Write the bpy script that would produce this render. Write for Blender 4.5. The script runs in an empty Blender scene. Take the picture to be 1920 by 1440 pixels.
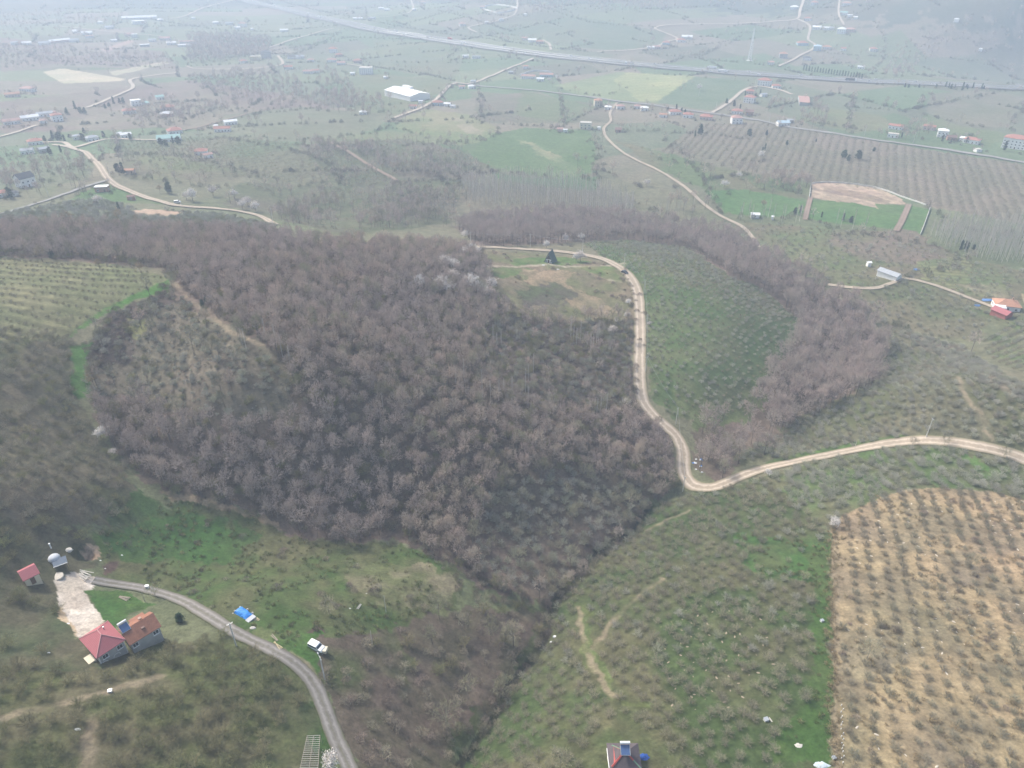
import bpy, bmesh, math, random
import numpy as np
from mathutils import Vector, Matrix
S = bpy.context.scene
COL = S.collection
R = math.radians
# ---------------------------------------------------------------- camera
PITCH = R(32.0); FPX = 1356.0; CAMH = 190.0
cd = bpy.data.cameras.new('camera'); cam = bpy.data.objects.new('camera', cd); COL.objects.link(cam)
cam.location = (0, 0, CAMH); cam.rotation_euler = (R(90) - PITCH, 0, 0)
cd.sensor_width = 36; cd.lens = FPX / 1920 * 36; cd.clip_start = 1; cd.clip_end = 30000
S.camera = cam
# ---------------------------------------------------------------- sky, sun, exposure
SUN_EL, SUN_AZ = R(46), R(-50)          # azimuth measured from +Y towards +X: the sun is ahead, to the left
w = bpy.data.worlds.new('World'); S.world = w; w.use_nodes = True
nt = w.node_tree; bg = nt.nodes['Background']
sky = nt.nodes.new('ShaderNodeTexSky'); sky.sky_type = 'NISHITA'; sky.sun_disc = False
sky.sun_elevation = SUN_EL; sky.sun_rotation = SUN_AZ; sky.dust_density = 4.0; sky.air_density = 1.3; sky.ozone_density = 1.0
nt.links.new(sky.outputs[0], bg.inputs[0]); bg.inputs[1].default_value = 0.12
ld = bpy.data.lights.new('sun', 'SUN'); ld.energy = 2.6; ld.angle = R(5); ld.color = (1.0, .95, .88)
sun = bpy.data.objects.new('sun', ld); COL.objects.link(sun)
sd = Vector((math.sin(SUN_AZ) * math.cos(SUN_EL), math.cos(SUN_AZ) * math.cos(SUN_EL), math.sin(SUN_EL)))
sun.rotation_euler = sd.to_track_quat('Z', 'Y').to_euler(); sun.location = (0, 0, 600)
S.view_settings.view_transform = 'Standard'; S.view_settings.look = 'None'
S.view_settings.gamma = 1; S.view_settings.exposure = 0.82
S.cycles.volume_bounces = 1; S.cycles.max_bounces = 5; S.cycles.diffuse_bounces = 2
S.cycles.glossy_bounces = 1; S.cycles.transmission_bounces = 1; S.cycles.transparent_max_bounces = 4
S.cycles.volume_step_rate = 10; S.cycles.use_fast_gi = False
S.cycles.use_denoising = True
HAZE_D, HAZE_C = 0.00043, (0.69, 0.815, 1.0, 1)
# ---------------------------------------------------------------- noise
def _hash(ix, iy, seed):
    n = (ix.astype(np.int64) * 374761393 + iy.astype(np.int64) * 668265263 + seed * 974634777) & 0x7fffffff
    n = ((n ^ (n >> 13)) * 1274126177) & 0x7fffffff
    return ((n ^ (n >> 16)) & 0xffffff) / float(0xffffff)
def vnoise(x, y, seed=0):
    x = np.asarray(x, float); y = np.asarray(y, float)
    ix = np.floor(x); iy = np.floor(y); fx = x - ix; fy = y - iy
    fx = fx * fx * (3 - 2 * fx); fy = fy * fy * (3 - 2 * fy)
    a = _hash(ix, iy, seed); b = _hash(ix + 1, iy, seed); c = _hash(ix, iy + 1, seed); d = _hash(ix + 1, iy + 1, seed)
    return (a * (1 - fx) + b * fx) * (1 - fy) + (c * (1 - fx) + d * fx) * fy
def fbm(x, y, seed=0, octs=3):
    s = 0; a = .5; t = 0
    for k in range(octs):
        s = s + a * vnoise(x * 2 ** k + 17 * k, y * 2 ** k - 9 * k, seed + k); t += a; a *= .5
    return s / t
# ---------------------------------------------------------------- terrain heights
def ray(px, py):
    px = np.asarray(px, float); py = np.asarray(py, float)
    dx = (px - 960) / FPX; dv = (720 - py) / FPX
    cy, sy = math.cos(PITCH), math.sin(PITCH)
    d = np.stack([dx, cy + dv * sy, -sy + dv * cy], -1)
    return d
CP = [ # photo x, photo y, elevation
 (0,1440,60),(300,1440,53),(300,1200,46),(100,1080,46),(640,1440,47),(600,1200,42),(450,1100,40),(250,1000,38),(750,1100,29),(840,1050,25),
 (860,1430,26),(950,1250,19),(1030,1130,13),(1100,1060,10),(1200,950,7),(1290,880,6),(1370,840,3),(1470,790,1),
 (1600,720,2),(1500,600,1),(1350,480,0),(1150,425,0),(900,420,3),
 (850,1080,17),(700,1010,22),(520,990,27),(400,950,33),(300,910,37),(240,860,42),(190,780,48),(160,700,54),
 (600,800,48),(900,850,32),(1050,860,22),(400,720,60),(500,600,64),(300,480,56),(700,600,50),(800,520,44),(330,540,64),(150,440,54),(0,440,52),(100,560,64),(0,700,66),(0,900,62),(100,900,58),(700,460,40),(500,440,46),
 (500,400,14),(340,385,24),(190,320,24),(60,380,24),(0,330,18),(650,340,8),(800,290,4),(1000,330,0),(700,390,8),
 (1050,520,24),(1000,475,22),(1180,500,21),(1100,590,20),(900,470,26),(1000,700,26),
 (1198,600,18),(1199,740,12),(1280,850,8),(1300,912,8),(1500,862,12),(1700,830,20),(1920,865,27),
 (1300,550,24),(1400,600,18),(1300,480,14),(1400,770,6),(1300,700,18),
 (1700,720,26),(1920,770,36),(1600,790,12),(1880,650,14),(1600,540,8),(1700,520,10),(1880,570,12),(1750,470,8),(1920,500,6),
 (1400,1000,20),(1200,1100,22),(1400,1200,32),(1300,1300,36),(1500,1100,29),(1560,1000,27),(1570,1200,36),(1560,1400,42),(1170,1400,42),(1000,1400,36),
 (1750,920,29),(1920,950,32),(1920,1200,38),(1920,1440,41),(1700,1200,36),
 (0,250,5),(400,250,6),(800,200,0),(1300,200,0),(1900,280,0),(1700,400,2),(1500,340,0),(1300,360,2),(100,130,0),(900,60,8),(600,60,0),(1300,125,0),(1600,150,0),(1920,160,0),
 (1400,15,40),(1920,15,70),(1700,50,35),(1100,10,45),(700,8,6),(200,25,10),(0,10,12),(1920,90,8),(1500,80,8),
]
cpw = []
for (a, b, z) in CP:
    d = ray(a, b); t = (z - CAMH) / d[2]; cpw.append((d[0] * t, d[1] * t, z))
for (a, b, z) in [(-300,20,70),(-150,-60,60),(0,-80,45),(150,-60,45),(300,20,45),(0,60,48),(-60,60,52),(120,60,44),
                  (-700,300,70),(-1100,800,60),(-2000,1500,20),(-2800,3000,30),(-1500,4500,40),(0,5000,80),(1500,4500,140),(3000,3500,160),(3500,2500,120),(2500,1500,30),(1500,800,30),(900,300,50),(600,0,50),(-700,-200,60)]:
    cpw.append((a, b, z))
cpw = np.array(cpw, float)
def _tps_phi(r2): return np.where(r2 > 0, .5 * r2 * np.log(np.maximum(r2, 1e-12)), 0)
_P = cpw[:, :2] / 1000
_n = len(_P); _K = _tps_phi(((_P[:, None] - _P[None]) ** 2).sum(-1)) + np.eye(_n) * 2e-4
_A = np.zeros((_n + 3, _n + 3)); _A[:_n, :_n] = _K; _A[:_n, _n] = 1; _A[:_n, _n+1:] = _P; _A[_n, :_n] = 1; _A[_n+1:, :_n] = _P.T
_W = np.linalg.solve(_A, np.concatenate([cpw[:, 2], [0, 0, 0]]))
GULLY = None
def height(x, y):
    x = np.asarray(x, float); y = np.asarray(y, float); sh = x.shape
    p = np.stack([x.ravel(), y.ravel()], -1) / 1000
    out = np.empty(len(p))
    for i in range(0, len(p), 20000):
        q = p[i:i+20000]
        r2 = (q[:, None, 0] - _P[None, :, 0]) ** 2 + (q[:, None, 1] - _P[None, :, 1]) ** 2
        out[i:i+20000] = _tps_phi(r2) @ _W[:_n] + _W[_n] + q @ _W[_n+1:]
    out = out.reshape(sh)
    d = np.sqrt(x * x + y * y)
    out = out + (fbm(x / 45, y / 45, 5, 3) - .5) * 2.2 + (fbm(x / 9, y / 9, 9, 2) - .5) * .5
    if GULLY is not None:
        m = (x > GULLY[:, 0].min() - 30) & (x < GULLY[:, 0].max() + 30) & (y > GULLY[:, 1].min() - 30) & (y < GULLY[:, 1].max() + 30)
        if m.any():
            xs = x[m]; ys = y[m]; dm = np.full(xs.shape, 1e9)
            for a, b in zip(GULLY[:-1], GULLY[1:]):
                ab = b - a; t = np.clip(((xs - a[0]) * ab[0] + (ys - a[1]) * ab[1]) / (ab @ ab), 0, 1)
                dm = np.minimum(dm, np.hypot(xs - a[0] - t * ab[0], ys - a[1] - t * ab[1]))
            out[m] -= 2.4 * np.exp(-(dm / 3.2) ** 2) + 2.2 * np.exp(-(dm / 11) ** 2)
    out = out + np.clip((d - 1500) / 1500, 0, 1) * (fbm(x / 400, y / 400, 3, 3) - .5) * 26
    return out
# fast lookup grids: fine near, coarse far
def _grid(x0, x1, y0, y1, st):
    xs = np.arange(x0, x1 + st, st); ys = np.arange(y0, y1 + st, st)
    X, Y = np.meshgrid(xs, ys); return (x0, y0, st, height(X, Y))
_G1 = _grid(-420, 420, -20, 620, 3.0); _G2 = _grid(-3400, 3600, -200, 5200, 16.0)
def _samp(G, x, y):
    x0, y0, st, H = G
    u = np.clip((x - x0) / st, 0, H.shape[1] - 1.001); v = np.clip((y - y0) / st, 0, H.shape[0] - 1.001)
    i = u.astype(int); j = v.astype(int); u = u - i; v = v - j
    return (H[j, i] * (1-u) + H[j, i+1] * u) * (1-v) + (H[j+1, i] * (1-u) + H[j+1, i+1] * u) * v
def hq(x, y):
    x = np.asarray(x, float); y = np.asarray(y, float)
    a = _samp(_G2, x, y); b = _samp(_G1, x, y)
    inn = (x > -415) & (x < 415) & (y > -15) & (y < 615)
    return np.where(inn, b, a)
def hz(x, y): return float(height(np.array([x]), np.array([y]))[0])
def gp(px, py, exact=True):
    """where the sight line through photo pixel meets the ground (array in, world xyz out)"""
    px = np.atleast_1d(np.asarray(px, float)); py = np.atleast_1d(np.asarray(py, float))
    d = ray(px, py); n = len(px)
    lo = np.full(n, 40.0); hi = np.full(n, np.nan); t = np.full(n, 40.0)
    done = np.zeros(n, bool)
    for k in range(1100):
        t2 = t * 1.005
        p = d * t2[:, None]; below = (CAMH + p[:, 2]) < hq(p[:, 0], p[:, 1])
        new = below & ~done
        lo[new] = t[new]; hi[new] = t2[new]; done |= new
        t = np.where(done, t, t2)
        if done.all() or t.max() > 9000: break
    hi[~done] = 6000; lo[~done] = 5900
    for k in range(14):
        m = (lo + hi) / 2; p = d * m[:, None]
        b = (CAMH + p[:, 2]) < hq(p[:, 0], p[:, 1])
        hi = np.where(b, m, hi); lo = np.where(b, lo, m)
    p = d * hi[:, None]; z = height(p[:, 0], p[:, 1])
    return np.stack([p[:, 0], p[:, 1], z], -1)
_gl = [(1275,915),(1240,930),(1218,950),(1185,990),(1115,1035),(1090,1062),(1045,1115),(1022,1150),(1018,1195),(985,1240),(945,1290),(925,1335),(885,1395),(860,1450)]
GULLY = gp([q[0] for q in _gl], [q[1] for q in _gl])[:, :2]
_G1 = _grid(-420, 420, -20, 620, 3.0)
def gp1(px, py): return gp([px], [py])[0]
def proj(x, y, z):
    x = np.asarray(x, float); y = np.asarray(y, float); z = np.asarray(z, float) - CAMH
    cy, sy = math.cos(PITCH), math.sin(PITCH)
    dep = y * cy - z * sy; v = y * sy + z * cy
    dep = np.where(dep < 1, 1, dep)
    return 960 + FPX * x / dep, 720 - FPX * v / dep, dep
def inpoly(x, y, poly):
    x = np.asarray(x); y = np.asarray(y); c = np.zeros(x.shape, bool); n = len(poly)
    bx0, by0 = poly.min(0)[:2]; bx1, by1 = poly.max(0)[:2]
    m = (x >= bx0) & (x <= bx1) & (y >= by0) & (y <= by1)
    xs = x[m]; ys = y[m]; cc = np.zeros(xs.shape, bool)
    for i in range(n):
        x1, y1 = poly[i][:2]; x2, y2 = poly[i-1][:2]
        if y1 == y2: continue
        k = ((y1 > ys) != (y2 > ys)) & (xs < (x2 - x1) * (ys - y1) / (y2 - y1) + x1)
        cc ^= k
    c[m] = cc
    return c
def wpoly(pts, sub=4):
    """photo outline -> ground outline"""
    p = np.array(pts, float); q = []
    for i in range(len(p)):
        a, b = p[i], p[(i+1) % len(p)]
        for k in range(sub): q.append(a + (b - a) * k / sub)
    q = np.array(q); return gp(q[:, 0], q[:, 1])
# ---------------------------------------------------------------- helpers
def tag(o, label=None, cat=None, group=None, kind=None):
    if label: o['label'] = label
    if cat: o['category'] = cat
    if group: o['group'] = group
    if kind: o['kind'] = kind
    return o
def mesh_np(name, V, F, smooth=False):
    """V (n,3), F list of int arrays each (m,k)"""
    me = bpy.data.meshes.new(name); V = np.asarray(V, np.float32)
    me.vertices.add(len(V)); me.vertices.foreach_set('co', V.ravel())
    Fs = [np.asarray(f, np.int32) for f in F if len(f)]
    idx = np.concatenate([f.ravel() for f in Fs]); tot = np.concatenate([np.full(len(f), f.shape[1], np.int32) for f in Fs])
    st = np.concatenate([[0], np.cumsum(tot)[:-1]]).astype(np.int32)
    me.loops.add(len(idx)); me.loops.foreach_set('vertex_index', idx)
    me.polygons.add(len(tot)); me.polygons.foreach_set('loop_start', st)
    me.update(calc_edges=True)
    if smooth: me.polygons.foreach_set('use_smooth', np.ones(len(tot), bool))
    return me
def link(name, me, mat=None, parent=None, loc=None, rz=0):
    o = bpy.data.objects.new(name, me); COL.objects.link(o)
    if mat and me and not me.materials: me.materials.append(mat)
    if parent: o.parent = parent
    if loc is not None: o.location = loc
    if rz: o.rotation_euler = (0, 0, rz)
    return o
class MB:
    def __init__(s): s.v = []; s.f = []
    def box(s, c, d, rz=0, top=1.0):
        x, y, z = c; a, b, h = d[0]/2, d[1]/2, d[2]/2; n = len(s.v); cs, sn = math.cos(rz), math.sin(rz)
        for zz, k in ((-h, 1), (h, top)):
            for (u, v) in ((-a, -b), (a, -b), (a, b), (-a, b)):
                u *= k; v *= k; s.v.append((x + u*cs - v*sn, y + u*sn + v*cs, z + zz))
        for f in ((0,3,2,1),(4,5,6,7),(0,1,5,4),(1,2,6,5),(2,3,7,6),(3,0,4,7)): s.f.append(tuple(n+i for i in f))
        return s
    def bar(s, p, q, r, r2=None, k=4):
        p = Vector(p); q = Vector(q); d = (q - p)
        if d.length < 1e-6: return s
        d.normalize(); u = d.orthogonal().normalized(); v = d.cross(u); n = len(s.v); r2 = r if r2 is None else r2
        for c, rr in ((p, r), (q, r2)):
            for i in range(k):
                a = 2 * math.pi * i / k + .785; s.v.append(tuple(c + u * math.cos(a) * rr + v * math.sin(a) * rr))
        for i in range(k): j = (i+1) % k; s.f.append((n+i, n+j, n+k+j, n+k+i))
        s.f.append(tuple(n+i for i in range(k))[::-1]); s.f.append(tuple(n+k+i for i in range(k)))
        return s
    def poly(s, pts, faces):
        n = len(s.v); s.v += [tuple(p) for p in pts]; s.f += [tuple(n+i for i in f) for f in faces]; return s
    def mesh(s, name):
        me = bpy.data.meshes.new(name); me.from_pydata(s.v, [], s.f); me.update(); return me
    def build(s, name, mat, parent=None, loc=None, rz=0, smooth=False):
        me = s.mesh(name)
        if smooth: me.polygons.foreach_set('use_smooth', np.ones(len(me.polygons), bool))
        return link(name, me, mat, parent, loc, rz)
# ---------------------------------------------------------------- materials
class NB:
    def __init__(s, name):
        s.m = bpy.data.materials.new(name); s.m.use_nodes = True; s.t = s.m.node_tree; s.b = s.t.nodes['Principled BSDF']
        s.b.inputs['Roughness'].default_value = .9; s.b.inputs['Specular IOR Level'].default_value = .1
    def n(s, ty, **k):
        nd = s.t.nodes.new(ty)
        for a, b in k.items():
            if a.startswith('i_'): nd.inputs[a[2:].replace('_', ' ')].default_value = b
            else: setattr(nd, a, b)
        return nd
    def l(s, a, b): s.t.links.new(a, b)
    def noise(s, scale, detail=4, vec=None, rough=.6):
        nd = s.n('ShaderNodeTexNoise'); nd.inputs['Scale'].default_value = scale; nd.inputs['Detail'].default_value = detail; nd.inputs['Roughness'].default_value = rough
        if vec is not None: s.l(vec, nd.inputs['Vector'])
        return nd.outputs['Fac']
    def pos(s): return s.n('ShaderNodeNewGeometry').outputs['Position']
    def objc(s): return s.n('ShaderNodeTexCoord').outputs['Object']
    def mr(s, v, a, b, c, d):
        nd = s.n('ShaderNodeMapRange'); s.l(v, nd.inputs[0])
        for i, x in enumerate((a, b, c, d)): nd.inputs[1+i].default_value = x
        return nd.outputs[0]
    def math(s, op, a, b=0.0):
        nd = s.n('ShaderNodeMath', operation=op)
        for i, x in enumerate((a, b)):
            if isinstance(x, (int, float)): nd.inputs[i].default_value = x
            else: s.l(x, nd.inputs[i])
        return nd.outputs[0]
    def mix(s, f, a, b, mode='MIX'):
        nd = s.n('ShaderNodeMix', data_type='RGBA', blend_type=mode)
        for i, x in ((0, f), (6, a), (7, b)):
            if isinstance(x, (int, float)): nd.inputs[i].default_value = x
            elif isinstance(x, tuple): nd.inputs[i].default_value = (*x[:3], 1)
            else: s.l(x, nd.inputs[i])
        return nd.outputs[2]
    def col(s, c): s.l(c, s.b.inputs['Base Color']); return s.m
    def bump(s, h, st=.5, dist=.1):
        b = s.n('ShaderNodeBump'); b.inputs['Strength'].default_value = st; b.inputs['Distance'].default_value = dist
        s.l(h, b.inputs['Height']); s.l(b.outputs[0], s.b.inputs['Normal'])
def paint(name, c, rough=.8, var=.12, scale=2.0, metal=0, spec=.2):
    b = NB(name); f = b.noise(scale, 5, b.objc()); k = b.mr(f, .25, .75, 1 - var, 1 + var)
    v = b.n('ShaderNodeCombineColor'); [b.l(k, v.inputs[i]) for i in range(3)]
    b.col(b.mix(1.0, tuple(c), v.outputs[0], 'MULTIPLY')); b.b.inputs['Roughness'].default_value = rough
    b.b.inputs['Metallic'].default_value = metal; b.b.inputs['Specular IOR Level'].default_value = spec
    return b.m
# ---------------------------------------------------------------- land cover, traced as outlines on the ground
# (name, outline in the photo, colour A, colour B, patch size m, edge roughness m)
GR1=(.052,.105,.026); GR2=(.10,.125,.05); MEAD=(.108,.13,.06); DULL=(.15,.138,.085); LITTER=(.15,.112,.085); LIT2=(.115,.09,.066)
STRAW=(.295,.22,.122); SOIL=(.30,.20,.115); BARE=(.24,.19,.14); BRN=(.135,.105,.078); PALE=(.20,.20,.115)
COVER=[
 ('far_hills',[(-900,-110),(2800,-110),(2800,60),(1920,60),(1700,40),(1200,12),(600,2),(-900,60)],(.06,.085,.055),(.10,.10,.06),120,40),
 ('plain_brown',[(0,190),(350,150),(560,180),(700,230),(560,250),(300,240),(0,250)],DULL,BRN,60,6),
 ('left_wood_ground',[(0,70),(150,85),(300,95),(340,130),(120,125),(0,135)],LITTER,DULL,40,6),
 ('pale_field',[(80,135),(118,128),(235,148),(228,152),(118,157)],(.36,.32,.19),(.30,.29,.17),60,1),
 ('pale_field',[(205,135),(310,115),(318,118),(215,142)],(.32,.28,.17),(.28,.27,.16),60,1),
 ('dry_strip',[(190,93),(245,74),(250,79),(200,98)],(.30,.22,.17),(.28,.2,.14),60,1),
 ('green_field',[(300,60),(400,48),(620,20),(720,40),(620,60),(430,75),(340,78)],(.11,.14,.07),(.13,.15,.075),90,3),
 ('field_a',[(700,75),(840,80),(870,90),(820,108),(700,100)],(.10,.13,.06),(.12,.14,.06),60,3),
 ('field_b',[(690,118),(870,110),(850,152),(700,125)],(.10,.125,.06),(.12,.13,.065),60,3),
 ('warehouse_field',[(650,135),(720,140),(850,150),(830,170),(720,230),(640,200)],(.10,.13,.058),(.12,.13,.06),50,3),
 ('field_c',[(860,50),(1090,32),(1250,60),(1240,85),(1150,95),(1040,85),(1020,70),(880,60)],(.09,.125,.062),(.11,.13,.065),100,3),
 ('right_field',[(1040,160),(1160,135),(1300,143),(1240,195),(1090,180)],(.155,.195,.08),(.14,.18,.075),80,2),
 ('yellow_field',[(1150,150),(1175,136),(1303,143),(1230,190),(1200,190)],(.24,.26,.10),(.19,.22,.085),60,3),
 ('green_field2',[(1303,143),(1405,152),(1400,165),(1330,208),(1232,192)],(.10,.14,.07),(.085,.13,.06),80,2),
 ('mid_brown',[(880,170),(1130,195),(1150,230),(900,230)],(.125,.115,.075),(.11,.12,.065),60,5),
 ('mid_green',[(980,170),(1120,200),(1060,230),(960,215)],(.10,.13,.055),(.11,.12,.06),50,4),
 ('oval_meadow',[(760,218),(800,205),(880,215),(925,235),(930,252),(900,268),(860,272),(800,262),(740,240)],(.125,.16,.065),(.17,.17,.08),40,3),
 ('oval_dry',[(845,225),(860,220),(895,240),(910,255),(880,250)],(.22,.20,.12),(.16,.17,.08),25,5),
 ('green_bowl',[(930,250),(985,240),(1100,245),(1118,262),(1115,320),(1080,335),(1000,330),(930,312),(860,300),(900,270)],(.075,.13,.045),(.09,.145,.052),60,2),
 ('bowl_scar',[(960,260),(1000,270),(1060,300),(1082,315),(1072,328),(1040,330),(1050,318),(1020,295)],(.18,.19,.09),(.10,.15,.06),20,6),
 ('green_bowl_near',[(925,325),(1000,335),(1120,330),(1118,357),(1020,350),(930,335)],(.055,.13,.04),(.07,.14,.045),40,3),
 ('strip_meadow',[(420,215),(560,200),(740,215),(700,245),(600,268),(440,262),(380,250)],(.125,.14,.075),(.11,.12,.065),50,4),
 ('strip_meadow2',[(590,262),(730,245),(840,258),(850,270),(700,272),(590,270)],(.13,.155,.07),(.12,.14,.065),40,3),
 ('orchard_ground',[(190,265),(420,255),(640,280),(745,340),(700,350),(400,330),(240,305)],(.085,.115,.05),(.12,.12,.065),50,4),
 ('knoll_meadow',[(215,300),(300,290),(400,310),(480,330),(400,345),(250,340)],(.115,.135,.055),(.13,.12,.07),40,4),
 ('left_meadow',[(150,362),(195,345),(240,358),(330,385),(240,380),(130,375)],(.065,.13,.035),(.10,.12,.05),25,3),
 ('pit_dirt',[(243,397),(270,391),(340,397),(330,406),(260,405)],(.40,.29,.20),(.34,.24,.16),15,2),
 ('mid_scrub',[(560,270),(760,260),(860,280),(930,320),(860,345),(850,420),(640,440),(480,400),(420,380),(450,340),(640,350)],(.115,.105,.07),(.09,.105,.05),30,6),
 ('right_brown_orchard',[(1310,232),(1440,232),(1620,262),(1920,308),(1920,420),(1745,388),(1690,365),(1525,340),(1430,330),(1300,290),(1230,290)],(.15,.13,.088),(.13,.12,.075),60,4),
 ('right_meadow',[(1150,262),(1300,300),(1430,330),(1520,345),(1510,370),(1330,360),(1240,320)],(.085,.125,.045),(.12,.12,.06),40,5),
 ('right_green',[(1320,358),(1400,355),(1510,375),(1510,400),(1440,408),(1360,398)],(.055,.14,.035),(.07,.145,.04),40,3),
 ('meadow_e',[(1530,200),(1650,215),(1680,238),(1600,250),(1500,225)],(.12,.15,.06),(.12,.13,.06),50,4),
 ('field_f',[(1745,175),(1830,170),(1920,180),(1890,240),(1800,232),(1735,210)],(.13,.13,.08),(.12,.125,.07),60,3),
 ('field_g',[(1735,212),(1800,236),(1890,250),(1860,275),(1780,255),(1720,232)],(.10,.135,.055),(.12,.13,.06),60,3),
 ('quarry',[(1522,342),(1560,340),(1640,350),(1690,372),(1700,384),(1650,380),(1690,400),(1640,395),(1560,378),(1520,370)],(.40,.30,.20),(.27,.20,.135),6,1),
 ('quarry_dark',[(1545,352),(1620,360),(1672,378),(1660,384),(1600,370),(1545,360)],(.20,.15,.11),(.25,.19,.12),5,1),
 ('plot_green',[(1520,374),(1600,380),(1690,402),(1680,430),(1580,420),(1512,410)],(.06,.14,.035),(.08,.15,.04),25,1),
 ('plot_green2',[(1640,382),(1700,386),(1688,402),(1650,395)],(.065,.14,.035),(.08,.14,.04),15,1),
 ('plot_green3',[(1705,385),(1742,392),(1725,440),(1690,434)],(.065,.14,.035),(.08,.15,.04),15,1),
 ('right_mid_meadow',[(1390,415),(1700,440),(1800,480),(1920,510),(1920,620),(1700,560),(1560,535),(1440,460)],(.105,.13,.052),(.135,.115,.068),30,5),
 ('pink_scrub',[(1560,430),(1720,435),(1780,475),(1720,500),(1620,490),(1560,460)],(.15,.12,.085),(.12,.12,.065),25,6),
 ('straw_rows',[(1720,490),(1800,480),(1890,540),(1840,560),(1730,525)],(.15,.155,.065),(.11,.14,.055),15,3),
 ('dry_patch',[(1790,530),(1870,535),(1900,555),(1850,560)],(.24,.20,.13),(.16,.155,.08),12,4),
 ('right_slope',[(1560,545),(1700,530),(1870,585),(1830,640),(1700,640),(1640,600)],(.085,.115,.045),(.13,.12,.068),25,4),
 ('right_rows',[(1840,640),(1920,590),(1920,700),(1870,680)],(.13,.125,.07),(.09,.115,.045),10,2),
 # near and middle
 ('forest_floor',[(-60,480),(-60,430),(120,430),(250,433),(340,435),(420,437),(515,444),(620,456),(760,462),(850,466),(905,478),(915,500),(930,560),(960,590),(1040,600),(1120,600),(1185,600),(1190,700),(1195,760),(1240,800),(1265,830),(1270,900),(1240,930),(1200,960),(1120,1060),(1030,1130),(900,1100),(860,1060),(800,1040),(740,1005),(660,1015),(580,1010),(520,985),(440,950),(360,935),(300,910),(240,870),(190,800),(170,760),(165,640),(300,550),(330,520),(310,505),(100,485)],LITTER,LIT2,15,3),
 ('inner_clearing',[(165,650),(215,590),(325,545),(400,590),(490,650),(548,700),(556,770),(500,800),(420,805),(330,785),(270,745),(165,750)],(.125,.112,.076),(.115,.098,.068),9,5),
 ('clear_dark',[(170,640),(210,585),(310,550),(340,560),(250,610),(240,680),(175,700)],(.07,.052,.045),(.09,.07,.055),8,3),
 ('clear_yellow',[(240,600),(265,598),(275,625),(245,630)],(.19,.185,.075),(.14,.13,.06),6,3),
 ('ravine_floor',[(850,425),(1000,400),(1150,405),(1300,428),(1370,438),(1425,470),(1480,500),(1540,540),(1620,590),(1665,650),(1640,720),(1560,770),(1490,800),(1400,850),(1350,905),(1300,880),(1300,800),(1400,770),(1420,740),(1480,650),(1500,610),(1440,550),(1370,520),(1290,465),(1180,450),(1060,455),(900,465)],LITTER,LIT2,15,3),
 ('aframe_meadow',[(880,468),(985,475),(1100,485),(1160,505),(1190,540),(1195,600),(1120,600),(1040,602),(960,592),(925,560),(905,510)],(.17,.135,.085),(.13,.135,.06),11,3),
 ('aframe_lawn',[(960,484),(1060,482),(1110,492),(1050,497),(960,497)],(.07,.14,.03),(.11,.14,.05),8,2),
 ('aframe_lawn2',[(900,500),(960,500),(1000,505),(940,520),(910,515)],(.08,.135,.035),(.13,.14,.06),8,3),
 ('aframe_lawn3',[(1080,500),(1150,500),(1170,530),(1130,520)],(.09,.14,.035),(.14,.14,.06),8,2),
 ('aframe_straw',[(985,505),(1080,510),(1060,530),(1120,560),(1160,590),(1100,588),(1060,560),(990,530)],(.27,.20,.12),(.18,.15,.085),9,4),
 ('aframe_dark',[(970,545),(1040,530),(1090,550),(1050,575),(980,575)],(.10,.085,.065),(.08,.10,.045),8,4),
 ('dome_hill',[(1090,456),(1180,450),(1290,465),(1370,520),(1440,550),(1500,600),(1490,650),(1430,720),(1400,770),(1300,790),(1255,775),(1225,745),(1212,700),(1213,620),(1205,560),(1180,510),(1130,480)],(.072,.115,.038),(.10,.12,.05),10,3),
 ('dome_dull',[(1130,452),(1290,465),(1370,520),(1440,550),(1490,600),(1430,590),(1300,540),(1200,480)],(.125,.13,.06),(.09,.12,.045),12,6),
 ('dome_low',[(1260,740),(1400,720),(1440,745),(1400,790),(1300,800)],(.11,.13,.055),(.09,.12,.04),12,4),
 ('grey_slope',[(1370,870),(1490,790),(1600,740),(1680,620),(1800,650),(1920,730),(1920,850),(1780,824),(1640,830),(1500,858)],(.085,.095,.042),(.11,.105,.06),16,4),
 ('grey_ridge',[(1680,622),(1800,650),(1920,735),(1920,755),(1760,670)],(.15,.13,.09),(.12,.11,.07),10,3),
 ('road_green',[(1440,875),(1560,846),(1700,822),(1700,812),(1560,838),(1440,862)],(.07,.125,.03),(.09,.12,.04),8,1.5),
 ('strip_a',[(1430,890),(1560,860),(1700,838),(1790,838),(1920,872),(1920,940),(1860,920),(1750,912),(1650,930),(1580,965),(1555,985)],(.10,.105,.05),(.075,.12,.035),10,3),
 ('strip_bright',[(1800,855),(1840,862),(1860,885),(1830,880)],(.07,.16,.03),(.08,.14,.035),8,3),
 ('big_orchard',[(1030,1130),(1120,1040),(1240,945),(1300,930),(1430,892),(1555,985),(1565,1460),(850,1460),(880,1400),(960,1290)],(.05,.078,.024),(.085,.088,.04),11,3),
 ('orch_green',[(1380,1000),(1540,1010),(1560,1120),(1480,1090),(1400,1060)],(.042,.10,.02),(.065,.092,.03),8,4),
 ('orch_bright',[(1515,1040),(1562,1010),(1563,1440),(1445,1440),(1460,1380),(1520,1300),(1530,1200)],(.045,.095,.018),(.058,.095,.024),8,2.5),
 ('orch_strip',[(1075,1130),(1100,1130),(1110,1200),(1160,1310),(1230,1320),(1160,1325),(1100,1240)],(.09,.115,.036),(.07,.10,.03),6,2),
 ('straw_field',[(1560,990),(1580,965),(1650,932),(1700,920),(1750,914),(1860,920),(1990,960),(2200,1500),(1566,1500),(1565,1440),(1563,1200)],STRAW,(.195,.155,.095),8,.7),
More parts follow.
